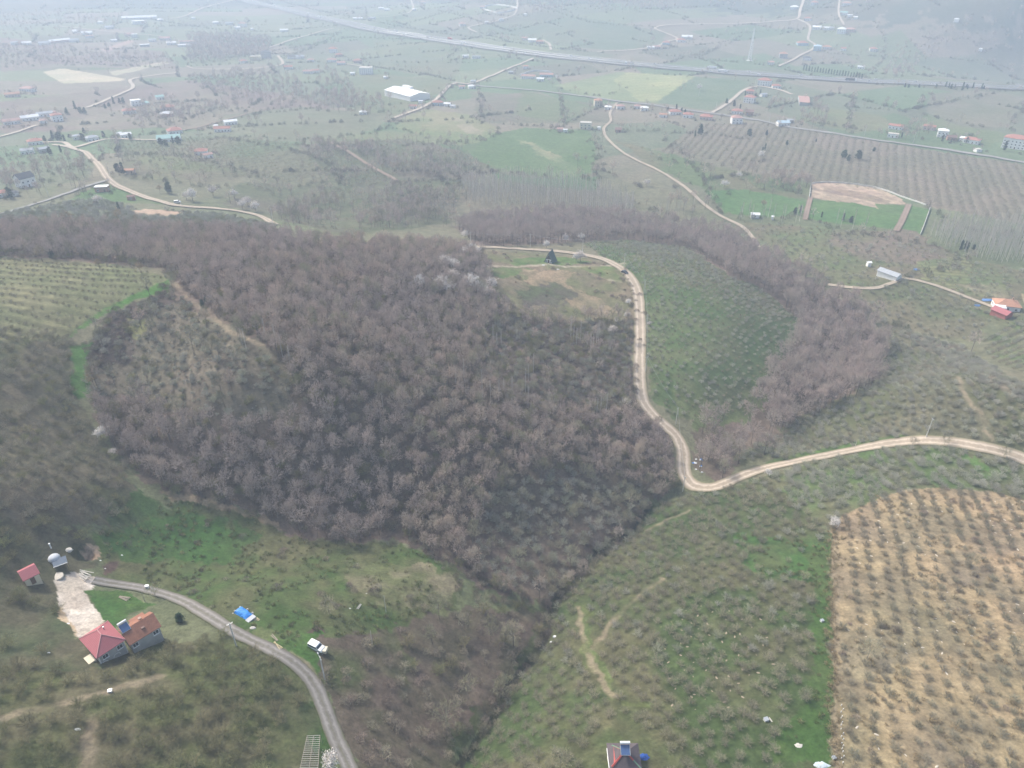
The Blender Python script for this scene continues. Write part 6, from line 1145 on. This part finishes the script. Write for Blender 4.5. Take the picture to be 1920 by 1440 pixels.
def truck(p,rz,col,label,L=12.5,cab='w'):
    e=bpy.data.objects.new('truck',None); COL.objects.link(e); e.location=p; e.rotation_euler=(0,0,rz); tag(e,label,'truck')
    MB().box((-L/2+1,0,2.45),(L,2.5,2.9)).build('trailer',CARC[col],e); MB().box((-L/2+1,0,.9),(L,1.1,.2)).build('chassis',M_BLACK,e)
    body_prism([(1.6,.5),(4.0,.5),(4.05,1.7),(3.8,3.1),(1.6,3.2)],2.4).build('cab',CARC[cab],e); MB().box((3.98,0,2.2),(.12,2.1,.9)).build('windscreen',M_GLASS,e)
    for x in (3.1,1.2,-L+2.2,-L+3.4,-L+4.6):
        for y in (-1.1,1.1): wheel(e,x,y,.5,.3)
    return e
HT=np.gradient(HP,axis=0); HT/=np.linalg.norm(HT,axis=1)[:,None]; HN=np.stack([-HT[:,1],HT[:,0]],-1)
hwp=height(HP[:,0],HP[:,1]); hu,hv,hd_=proj(HP[:,0],HP[:,1],hwp)
TRAF=[(449,'f','c','w','white car, farthest on the motorway at the top left'),(466,'f','t','w','white truck, farthest left on the motorway'),(493,'f','c','w','white car behind the farthest truck'),(509,'f','t','w','second white truck from the far left of the motorway'),(532,'n','c','w','white car nearing the far bend of the motorway'),(543,'n','c','s','silver car nearing the far bend of the motorway'),(572,'f','t','w','third white truck from the far left of the motorway'),(594,'f','v','w','white van behind the third far truck'),(607,'n','t','w','white truck on the near lane at far left'),(640,'n','c','w','white car trailing the near lane truck'),(670,'f','c','w','white car on the far lane right of the far trucks'),(690,'n','c','s','silver car left of the long white truck'),(734,'f','t','w','long white truck above the barren field'),(768,'n','v','w','white van right of the long white truck'),(833,'f','t','r','red truck on the motorway'),(884,'n','t','w','white truck below and right of the red truck'),(903,'n','c','w','white car just ahead of the white truck'),(936,'f','c','s','silver car left of the underpass'),(991,'n','c','w','white car above the underpass'),(1060,'f','c','w','white car right of the underpass'),(1108,'n','v','w','white van near the slip lane'),(1193,'n','t','w','white truck below the hairpin lane'),(1218,'f','c','w','white car above the pale green field'),(1321,'f','t','w','white truck left of the lattice mast'),(1332,'n','c','w','white car under the lattice mast'),(1366,'n','t','w','white truck right of the lattice mast'),(1395,'f','c','w','white car between mast and conifer row'),(1431,'n','v','w','white van above the large villa'),(1500,'f','v','w','white van at the start of the conifer row'),(1580,'n','c','d','dark car just left of the dark coach'),(1600,'n','t','d','dark trailer truck with a white cab at right'),(1632,'n','v','w','white van ahead of the dark truck'),(1637,'f','c','w','white car opposite the dark truck'),(1717,'f','c','w','white car at right on the far lane'),(1748,'n','c','w','rightmost white car on the motorway')]
for i,(x,ln,ty,co,lb) in enumerate(TRAF):
    k=int(np.argmin(abs(hu-x)+(hd_<0)*1e6)); off=(10.5 if ln=='f' else -10.5)+(-3,0,3)[i%3]; q=HP[k]+HN[k]*off; z=hz(*HP[k])+1.05+np.hypot(*q)*.0006; rz=math.atan2(HT[k,1],HT[k,0])+(math.pi if ln=='f' else 0)
    if ty=='t': truck((q[0],q[1],z),rz,co,lb,cab='w')
    else: car((q[0],q[1],z),rz,co,lb,ty=='v','van' if ty=='v' else 'car',s=1.15)
# guard rails
for off,lb in ((-2.2,'near'),(2.2,'far'),(-19.5,'outer near'),(19.5,'outer far')):
    m=MB(); P=HP+HN*off; zz=hwp+1.1+np.hypot(P[:,0],P[:,1])*.0006
    for i in range(0,len(P)-1): m.bar((*P[i],zz[i]+.6),(*P[i+1],zz[i+1]+.6),.13)
    tag(m.build('guard_rail',M_STEEL),'%s steel guard rail of the motorway'%lb,'guard rail')
# white van with its box
p=gp1(594,1216); q2=gp1(606,1224); rz=math.atan2(q2[1]-p[1],q2[0]-p[0]); car(p,rz,'w','white van parked on the grass beside the lane',True,'van',.98)
p=gp1(607,1223); e=bpy.data.objects.new('trailer',None); COL.objects.link(e); e.location=p; e.rotation_euler=(0,0,rz+.3); tag(e,'small cream box trailer in front of the white van','trailer'); MB().box((0,0,.95),(1.9,1.5,.9)).build('box',WM['c'],e); wheel(e,0,-.8,.28,.15); wheel(e,0,.8,.28,.15); MB().bar((-.9,0,.45),(-1.7,0,.4),.05).build('drawbar',M_STEEL,e)
p=gp1(333,381); car(p+[0,0,.1],.2,'w','white vehicle parked where the far tan road bends',True,'van',1.1)
p=gp1(1171,513); car(p+[0,0,.35],-.9,'d','dark car standing at the upper road bend',False,'car')
p=gp1(277,1103); MBo=MB().box((0,0,.5),(.9,.6,1.0)).box((0,0,1.04),(1.0,.7,.08)); tag(MBo.build('meter_cabinet',M_WHITE,None,p),'small white cabinet on the far side of the gravel lane','cabinet')
# ---------------------------------------------------------------- farmyard things
def blob(name,px,py,sx,sy,sz,mat,label,cat,seed=1,dz=0,seg=14,rough=.18,par=None):
    p=gp1(px,py) if par is None else np.zeros(3); rg=np.random.default_rng(seed); m=MB(); rings=5
    for j in range(rings):
        t=j/rings
        for i in range(seg):
            a=i/seg*6.283; rr2=(1-t**2.2)*(1+rg.normal()*rough*.5); m.v.append((math.cos(a)*sx*rr2,math.sin(a)*sy*rr2,sz*t*(1+rg.normal()*rough*.4)-(.3 if j==0 else 0)))
    m.v.append((0,0,sz)); n=len(m.v)-1
    for j in range(rings-1):
        for i in range(seg): k=(i+1)%seg; m.f.append((j*seg+i,j*seg+k,(j+1)*seg+k,(j+1)*seg+i))
    for i in range(seg): m.f.append(((rings-1)*seg+i,(rings-1)*seg+(i+1)%seg,n))
    o=m.build(name,mat,par,(p[0],p[1],p[2]+dz)); 
    if par is None: tag(o,label,cat)
    return o
# domed white tank
p=gp1(103,1050); e=bpy.data.objects.new('domed_shelter',None); COL.objects.link(e); e.location=p; tag(e,'pale grey domed shelter beside the pale yard','shelter'); m=MB(); sg=14
for j in range(6):
    a=j/6*math.pi/2
    for i in range(sg): b=i/sg*6.283; m.v.append((math.cos(b)*math.cos(a)*1.5,math.sin(b)*math.cos(a)*1.5,.7+math.sin(a)*1.1))
m.v.append((0,0,1.8))
for j in range(5):
    for i in range(sg): k=(i+1)%sg; m.f.append((j*sg+i,j*sg+k,(j+1)*sg+k,(j+1)*sg+i))
for i in range(sg): m.f.append((5*sg+i,5*sg+(i+1)%sg,6*sg))
m.build('dome',paint('white_grey_canvas',(.55,.57,.60)),e,smooth=True); MB().bar((0,0,-.4),(0,0,.75),1.45,k=14).build('base',WM['g'],e)
p=gp1(116,1062); e=bpy.data.objects.new('open_shelter',None); COL.objects.link(e); e.location=p; e.rotation_euler=(0,0,.6); e.scale=(.75,.75,.8); tag(e,'grey sheet shelter with a white front edge by the domed shelter','shelter')
MB().poly([(-2.2,-1.6,2.0),(2.2,-1.6,2.0),(2.2,1.6,2.6),(-2.2,1.6,2.6),(-2.2,-1.6,2.07),(2.2,-1.6,2.07),(2.2,1.6,2.67),(-2.2,1.6,2.67)],[(0,3,2,1),(4,5,6,7),(0,1,5,4),(1,2,6,5),(2,3,7,6),(3,0,4,7)]).build('roof',paint('slate_blue_sheet',(.13,.16,.20)),e)
MB().box((0,-1.66,2.0),(4.4,.1,.3)).build('fascia',M_FRAME,e)
for x in (-2,2):
    for y in (-1.4,1.4): MB().bar((x,y,-.4),(x,y,2.1),.07).build('post',M_WOOD,e)
blob('cream_slab',105,1080,1.9,1.5,.15,paint('cream_concrete',(.5,.46,.39)),'round cream concrete slab at the upper end of the yard','slab',3,rough=.05)
blob('rubble_heap',128,1031,1.1,.8,.5,M_STONE,'small pale rubble heap left of the pit','rubble',4)
p=gp1(96,1028); tag(MB().box((0,0,.8),(.25,.25,1.7)).box((0,0,1.7),(.4,.4,.1)).build('stake',M_WHITE,None,p),'white stake above the domed shelter','stake')
def logs(px,py,n,L,rz,label,mat=None,name='log_pile'):
    p=gp1(px,py); rg=np.random.default_rng(n); m=MB()
    for i in range(n): y=(i-n/2)*.28; a=rg.normal()*.12; m.bar((-L/2*math.cos(a),y-L/2*math.sin(a),.15+.12*(i%2)),(L/2*math.cos(a),y+L/2*math.sin(a),.15+.12*(i%2)),.11,k=6)
    tag(m.build(name,mat or M_WOOD,None,p,rz),label,'wood')
logs(155,1076,8,5.5,-.35,'pile of long poles along the upper edge of the pale yard',M_STONE); logs(233,1122,5,3,-.3,'short dark log pile on the lawn behind the cottage'); logs(521,1211,3,3,-.6,'fresh yellow planks lying on the grass left of the van',M_YWOOD,'planks'); logs(516,1196,2,2.6,-.7,'pair of grey planks above the yellow ones',M_WOOD,'planks')
logs(672,1139,2,2.2,1.2,'two leaning pinkish laths in the meadow',M_STONE,'laths')
# blue tarpaulin pile
p=gp1(457,1152); e=bpy.data.objects.new('covered_pile',None); COL.objects.link(e); e.location=p; e.rotation_euler=(0,0,-.62); tag(e,'long heap under a bright blue tarpaulin beside the lane','covered heap')
m=MB(); nx,ny=12,7; rg=np.random.default_rng(3)
for i in range(nx):
    for j in range(ny): x=-2.6+5.2*i/(nx-1); y=-1.35+2.7*j/(ny-1); k=math.sin(math.pi*i/(nx-1))**.35*math.sin(math.pi*j/(ny-1))**.4 if 0<i<nx-1 and 0<j<ny-1 else 0; m.v.append((x+rg.normal()*.07,y+rg.normal()*.07,1.05*k+rg.normal()*.06+(-.1 if k==0 else 0)))
for i in range(nx-1):
    for j in range(ny-1): m.f.append((i*ny+j,(i+1)*ny+j,(i+1)*ny+j+1,i*ny+j+1))
m.build('tarpaulin',M_BLUE,e); MB().box((3.1,-.1,.35),(1.3,2.3,.9)).build('grey_sheet',M_GREY,e)
for i,(x,y) in enumerate([(-2.8,-.6),(-2.7,.9),(-1.6,-1.6),(.2,-1.6),(1.8,-1.55),(-.6,1.6),(1.4,1.6),(-2.4,-1.5)]): blob('weight_stone',0,0,.28,.24,.28,M_STONE,'','',20+i,par=e).location=(x,y,.02)
MB().box((4.3,0,.25),(1.2,2.5,.12)).bar((3.9,-1.2,.4),(4.6,1.3,.45),.09).build('pallet',M_YWOOD,e)
blob('stone_heap',474,1178,.8,.5,.4,M_STONE,'small reddish stone heap below the blue tarpaulin','stones',31)
# trellis frame
c_=gp1(583,1412); e=bpy.data.objects.new('trellis_frame',None); COL.objects.link(e); L0=gp1(563,1440); L1=gp1(576,1380); R0=gp1(597,1440); R1=gp1(600,1380); zt=c_[2]+1.9
e.location=c_; tag(e,'pale slatted timber trellis frame at the bottom edge','trellis'); sl=MB(); rl=MB(); po=MB()
cn=[gpz(563,1440,zt),gpz(576,1380,zt),gpz(600,1379,zt),gpz(596,1440,zt)]; ext=1.25
def bl_(u,v): v=1-(1-v)*ext; a=cn[0]+(cn[1]-cn[0])*v; b=cn[3]+(cn[2]-cn[3])*v; q=a+(b-a)*u; return (q[0]-c_[0],q[1]-c_[1],q[2]-c_[2])
for i in range(20): v=i/19; a=bl_(-.03,v); b=bl_(1.03,v); MB().bar((a[0],a[1],a[2]+.07),(b[0],b[1],b[2]+.07),.055).build('slat',M_STONE,e)
for u in (0,.5,1): MB().bar(bl_(u,0),bl_(u,1),.06).build('rail',M_WOOD,e)
for u in (0,.5,1):
    for v in (0,.35,.7,1): a=bl_(u,v); MB().bar((a[0],a[1],-.5),a,.06).build('post',M_WOOD,e)
# small boxes and litter
def bx(px,py,s,label,name='beehive',cat='box',rz=.3):
    s*=.82; p=gp1(px,py); e=bpy.data.objects.new(name,None); COL.objects.link(e); e.location=p; e.rotation_euler=(0,0,rz); tag(e,label,cat); MB().box((0,0,.3*s),(s,s*.85,.75*s)).build('box',M_WHITE,e); MB().box((0,0,.7*s),(s*1.12,s*.97,.08*s)).build('lid',M_STEEL,e); return e
e=bx(1436,1351,1.15,'white box with a plank beside it in the orchard at lower right'); MB().box((1.1,-.2,.1),(.25,1.2,.08)).build('plank',M_STONE,e)
bx(1541,1165,1.0,'white box on the bright grass strip beside the straw field'); bx(1563,1422,.9,'white box at the lower corner of the straw field'); bx(207,1297,.9,'white box on the faint path in the lower left orchard')
blob('crumpled_sheet',1540,1436,1.6,.8,.4,paint('pale_blue_sheet',(.5,.57,.60)),'pale blue grey crumpled sheet at the bottom edge','sheet',41,rough=.35)
blob('fire_ring',1497,1399,.8,.7,.2,M_STONE,'pale ash ring on the bright grass strip','fire ring',42,rough=.4); blob('crumpled_sheet',1213/1*1,1424,0.01,.01,.01,M_BLUE,'x','x',43) if 0 else None
blob('tarpaulin_heap',1207,1421,1.1,.8,.7,paint('deep_blue_plastic',(.03,.09,.33)),'deep blue plastic heap right of the dark brown roof','tarpaulin',44,rough=.3)
for i,(x,y,s,lb) in enumerate([(145,1368,.7,'white litter in the lower left orchard'),(1041,1194,.9,'larger white sheet beside the stream'),(1034,1203,.6,'smaller white sheet beside the stream'),(656,1141,.35,'white bag left of the leaning laths'),(687,1113,.25,'tiny white bag in the meadow'),(228,1041,.4,'white bag right of the pit'),(188,1051,.35,'white sack left of the tilled bed'),(197,1066,.3,'white sack on the tilled bed'),(128,1169,.5,'white drum at the lower edge of the yard'),(91,1224,.45,'white scrap in the bushes left of the crimson roof'),(693,1209,.35,'yellow crate at the thicket edge'),(362,524,1.2,'small white hut shaped tarp in the wood clearing'),(1190,488,.6,'white pile near the upper road bend'),(1019,497,1.0,'white rubble below the A frame hut'),(1046,505,.9,'grey white scrap below the footpath')]): blob('litter',x,y,s*.75,s*.45,s*.35,M_YWOOD if 'yellow' in lb else M_WHITE,lb,'litter',50+i,rough=.4)
rg=np.random.default_rng(77)
for i in range(12): blob('rubbish_bag',1305+rg.uniform(-8,14),872+rg.uniform(-14,14),.45,.35,.35,M_WHITE if i%3 else M_BLUE,'white or blue rubbish bag dumped inside the road bend','rubbish',80+i,rough=.4)['group']='rubbish dumped inside the road bend'
for (x,y,s,lb) in [(1718,506,2.2,'blue tarpaulin above the track bend at right'),(1833,573,1.8,'blue tarpaulin beside the track to the orange roofed house'),(1851,563,3.0,'larger blue tarpaulin left of the orange roofed house')]: blob('tarpaulin_heap',x,y,s,s*.6,.8,paint('faded_blue_plastic',(.12,.24,.48)),lb,'tarpaulin',int(x),rough=.3)
# stakes along the straw field
P=gp([1579+rg.uniform(-3,3) for _ in range(18)],[1325+i*6.2+rg.uniform(-2,2) for i in range(18)])
for p in P: tag(MB().bar((0,0,-.2),(0,0,.55),.09,k=6).build('stake',M_WHITE,None,p),'white stub of a stake at the left edge of the straw field','stake','white stakes beside the straw field')
# cut yellow earth bank below the wood: broken clods
bank=along([(300,912),(330,927),(370,936),(420,946),(470,960),(520,983)],.9,1.6,61,1.0)
for i,p in enumerate([]): pass
inst_stuff('earth_clods',bank,[blob('clod',0,0,.7,.5,.45,paint('ochre_clay',(.40,.29,.17)),'','',99).data],'broken ochre clods along the cut bank below the wood','earth',.5,1.5,62) if 0 else None
# ---------------------------------------------------------------- single trees one can tell apart
rg=np.random.default_rng(404)
def put(name,lst,protos,label,cat,group,s0,s1,dy=0):
    if name in('evergreen_tree','conifer'): s0*=.78; s1*=.78
    P=gp([a[0] for a in lst],[a[1]+dy for a in lst])
    for a,p in zip(lst,P): place_tree(name,p,protos[rg.integers(len(protos))],label,cat,group,(a[2] if len(a)>2 else 1)*rg.uniform(s0,s1),rg.random()*6.28)
put('blossom_tree',[(873,447),(893,446),(917,446,1.3),(953,449,1.5),(950,437),(1090,452),(1075,448),(1025,466),(1060,455)],BL_P,'white blossoming tree along the upper road behind the A frame hut','tree','blossoming trees along the upper road',.9,1.15)
put('blossom_tree',[(873,482),(885,480),(895,484),(843,500),(832,503),(852,508),(848,528),(787,542),(827,545,1.2),(838,552),(885,545,1.2),(902,552),(921,545),(875,540),(912,560)],BL_P,'white blossoming tree on the edge of the wood left of the dry meadow','tree','blossoming trees at the wood edge',1.1,1.45)
put('blossom_tree',[(1088,490,1.3),(1177,572,.7),(1175,597,.8),(1217,611,.7),(1155,606,.7),(1147,627),(1173,761,.8),(1080,490)],BL_P,'white blossoming shrub beside the straight part of the tan road','tree','blossoming shrubs beside the tan road',.7,1.0)
put('blossom_tree',[(200,818,1.2),(190,822),(214,852,.8)],BL_P,'white blossoming tree at the lower left corner of the wood','tree','blossoming trees at the wood corner',.6,.75)
put('blossom_tree',[(400,367,1.3),(362,377,1.2),(350,374),(185,384,1.2),(440,372),(465,386),(455,392),(480,396),(1213,349),(1385,335,1.1),(1357,353),(1426,298,1.2),(1310,170,1.3),(1045,150),(1030,155)],BL_P,'pale blossoming tree in the fields of the valley behind the wood','tree','blossoming trees in the valley',1.0,1.5)
for a,lb in (((1440,893,.6),'white blossoming shrub at the near verge of the tan road'),((1563,990,.75),'white blossoming tree at the upper left corner of the straw field'),((622,1440,.8),'pale blossoming bush beside the trellis frame')): put('blossom_tree',[a],BL_P,lb,'tree',None,.95,1.05)
put('budding_tree',[(80,490),(265,512,.8),(187,503,.6),(45,490,.6),(178,725,.9)],YEL_P,'ochre budding tree at the edge of the terraced field','tree','ochre budding trees by the terraces',.8,1.1)
put('budding_tree',[(130,425,1.3),(225,415,1.3),(462,492,1.0),(1100,790,.8),(1062,800,.7),(300,362,1.0),(1430,390,1)],YEL_P,'ochre budding tree standing out in the leafless wood','tree','ochre budding trees in the wood',.8,1.1)
put('evergreen_tree',[(1582,296,1.4),(1608,298,1.6),(1590,302)],EV_P,'dark round evergreen in the rowed orchard below the village road','tree','dark evergreens in the rowed orchard',1.0,1.2)
put('evergreen_tree',[(1405,254,1.3),(1437,254,.9),(1475,272,.8),(1638,284,.8),(1530,266,.6),(1428,292,1.2),(1434,282,1)],EV_P,'dark evergreen standing in the brown orchard below the village houses','tree','scattered evergreens below the village',.9,1.1)
put('evergreen_tree',[(222,322,1.3),(232,327,1.2),(318,363,1.3),(224,395,.9)],EV_P,'dark pine near the far tan road','tree','pines near the far tan road',1.0,1.2)
put('evergreen_tree',[(100,262),(112,264,1.2),(122,266),(85,266),(130,258,.7),(155,262),(158,250),(245,262),(302,272),(312,274),(325,270),(335,270),(195,258,.8),(142,206,1.2),(152,212,1.3),(126,214),(160,214),(198,204),(205,200),(214,196),(225,194),(232,194),(296,212),(20,372,1.2),(95,290),(115,287)],EV_P,'dark evergreen among the hamlet houses at left','tree','evergreens among the left hamlet',1.0,1.5)
put('evergreen_tree',[(1268,207,.9),(1278,209,.8),(1284,213),(1252,209,.8),(1313,253,1.5),(1303,257,1.0),(1397,180,.9),(1417,182),(1425,178),(1387,208),(1376,200),(1362,195),(1812,268,1.0),(1882,283,1.3),(1766,266,.9),(1783,268,.8),(1690,258,.9)],EV_P,'dark evergreen beside the houses of the village road','tree','evergreens beside the village houses',.9,1.3)
put('conifer',[(1506+i*5.2,133+i*.72,1.25) for i in range(22)],[EV_P[1]],'dark conifer in the screening row beyond the motorway','tree','conifers in the motorway row',.9,1.1)
put('evergreen_tree',[(1665+rg.uniform(0,180),165+rg.uniform(-2,5),1) for i in range(16)],[EV_P[1],EV_P[0]],'evergreen on the near verge of the motorway at right','tree','evergreens on the motorway verge',.8,1.2)
put('evergreen_tree',[(3,470,.8),(98,484,.7),(387,568,.5),(380,575,.6)],EV_P,'small dark evergreen at the margin of the big wood','tree','small evergreens at the wood margin',.9,1.1)
put('evergreen_bush',[(339,1165,.42)],[EV_P[2]],'dark round evergreen bush behind the cottage','bush',None,1,1.01)
put('evergreen_tree',[(1800,470,1.1),(1810,468,1),(1825,468,.9),(1540,408,.9),(1580,415,1),(1595,418,.9),(1500,400,1.1),(1490,402,1)],EV_P,'dark ivy clad tree in the poplar belt at right','tree','dark trees in the poplar belt',.8,1.1)
# poplars: two plantations and the pale trunks in the wood
popl=scatter(wpoly([(862,348),(960,338),(1090,350),(1185,382),(1190,405),(1080,400),(960,388),(880,385)]),6,301,rows=(.3,3.6,4.4),jit=.15)
popr=scatter(wpoly([(1745,440),(1780,425),(1920,425),(1960,500),(1850,490),(1760,460)]),6,302,rows=(.2,4.0,4.8),jit=.15)
popb=np.concatenate([along([(1380,410),(1440,412),(1500,415)],4,5,303),along([(1240,405),(1300,400)],4,12,304),along([(1560,422),(1620,430)],7,5,305)])
sp=split_near([('l',popl),('r',popr),('b',popb)],290)
for k,lb,gr in (('l','pale leafless poplar in the plantation behind the central wood','poplars of the central plantation'),('r','pale leafless poplar in the plantation at the right edge','poplars of the right plantation'),('b','grey leafless poplar in the belt beside the tan track','poplars in the belt by the tan track')):
    for p in sp[k][0]: place_tree('poplar',p,POP_P[rg.integers(3)],lb,'tree',gr,rg.uniform(.75,1.0),rg.random()*6)
rest=np.concatenate([sp[k][1] for k in 'lrb']); inst_stuff('poplar_plantation',rest,POP_M,'pale leafless poplars in the deeper rows of the plantations','wood',.75,1.0,306)
put('pale_tree',[(1075,640),(1080,650),(1088,642),(1100,655),(1112,662),(1118,650),(1107,668),(1070,632),(1122,640)],POP_P,'pale trunked slender tree below the dry meadow','tree','pale slender trees below the dry meadow',.55,.8)
put('pale_tree',[(925,650),(932,655),(940,648),(870,710),(855,720),(990,715),(985,735),(1000,700),(905,745),(920,750),(935,752),(945,755),(960,750),(1118,785),(1125,780),(1135,783),(720,775),(990,765),(455,650),(462,655),(520,650),(530,670),(545,690),(500,640)],POP_P,'pale trunked slender tree standing in the big leafless wood','tree','pale slender trees in the big wood',.5,.8)
# big bare trees near the lane and the road
BIGT=bare_tree(700,h=9,cr=4.6,tw=.05,ntw=14,nl=11,base=.18,nsub=130,mat_t=bark_mat('pale_olive_bark',(.34,.32,.24)),mat_c=OLIVE)[:2]
for a,lb in (((838,1362,.95),'broad pale bare tree in the thicket near the bottom'),((292,1118,.45),'small bare tree at the gravel lane behind the cottage'),((905,1150,.8),'bare crooked tree at the head of the gully'),((1050,1438,.6),'pale bare tree left of the dark brown roof'),((617,1150,.6),'bare tree behind the white van'),((945,1110,.7),'grey bare tree on the gully bank'),((1330,825,.9),'bare grey tree inside the small ravine'),((1770,835,.55),'bare tree on the near verge of the right road stretch'),((1880,860,.6),'bare tree near the right edge of the tan road'),((1710,836,.45),'small bare tree on the verge left of the tall pole'),((1820,1060,.5),'larger dark bush in the middle of the straw field'),((1507,1312,.42),'pinkish grey bare bush on the bright grass strip'),((1625,1235,.7),'large spreading bush in the lower straw field'),((1900,1230,.6),'dark spreading bush at the right of the straw field')): put('bare_tree',[a],[BIGT],lb,'tree',None,.98,1.02)
# pale soil scrapes downhill of the young hazels
sc=[]; 
m1=blob('soil',0,0,.55,.22,.14,paint('pale_subsoil',(.60,.54,.44),var=.15),'','',99,par=ground); sm=m1.data; bpy.data.objects.remove(m1)
q=straw.copy(); kk=(rg.random(len(q))<.75)&(fbm(q[:,0]/14,q[:,1]/14,91,2)>.5); q=q[kk]; u,v,d=proj(q[:,0],q[:,1],q[:,2]); q[:,0]+=.9+rg.normal(size=len(q))*.5; q[:,1]-=1.5+rg.normal(size=len(q))*.4; q[:,2]=height(q[:,0],q[:,1])+.02
inst_stuff('soil_scrapes',q,[sm],'pale scraped soil beside the young hazels of the straw field','soil',.4,1.0,311)
m1=blob('soil',0,0,.7,.3,.16,paint('tan_subsoil',(.36,.29,.215),var=.15),'','',98,par=ground); sm=m1.data; bpy.data.objects.remove(m1)
SCR=wpoly([(1230,1150),(1300,1110),(1420,1150),(1450,1220),(1400,1320),(1250,1320)]); u=big[inpoly(big[:,0],big[:,1],SCR)].copy(); u[:,0]+=.6; u[:,1]-=2.0; u[:,2]=height(u[:,0],u[:,1])+.03
inst_stuff('soil_scrapes',u,[sm],'tan scraped soil between the hazels of the large orchard','soil',.25,.75,312)
# ---------------------------------------------------------------- haze: the air between the camera and the far fields
hm = bpy.data.materials.new('haze_air'); hm.use_nodes = True; t = hm.node_tree
for n_ in list(t.nodes):
    if n_.type == 'BSDF_PRINCIPLED': t.nodes.remove(n_)
pv = t.nodes.new('ShaderNodeVolumePrincipled'); pv.inputs['Color'].default_value = HAZE_C; pv.inputs['Density'].default_value = HAZE_D
pv.inputs['Anisotropy'].default_value = 0.1
t.links.new(pv.outputs[0], [n_ for n_ in t.nodes if n_.type == 'OUTPUT_MATERIAL'][0].inputs['Volume'])
zlo = float(min(Z.min(), GZ0)) - 4
zhi = max(float(Z.max()) + 20, CAMH + 12)
hb = MB().box((0, 3200, (zlo + zhi) / 2), (16000, 16000, zhi - zlo))
print('haze', zlo, zhi)
tag(hb.build('haze', hm), 'pale blue haze lying over the whole valley', 'haze', kind='stuff')
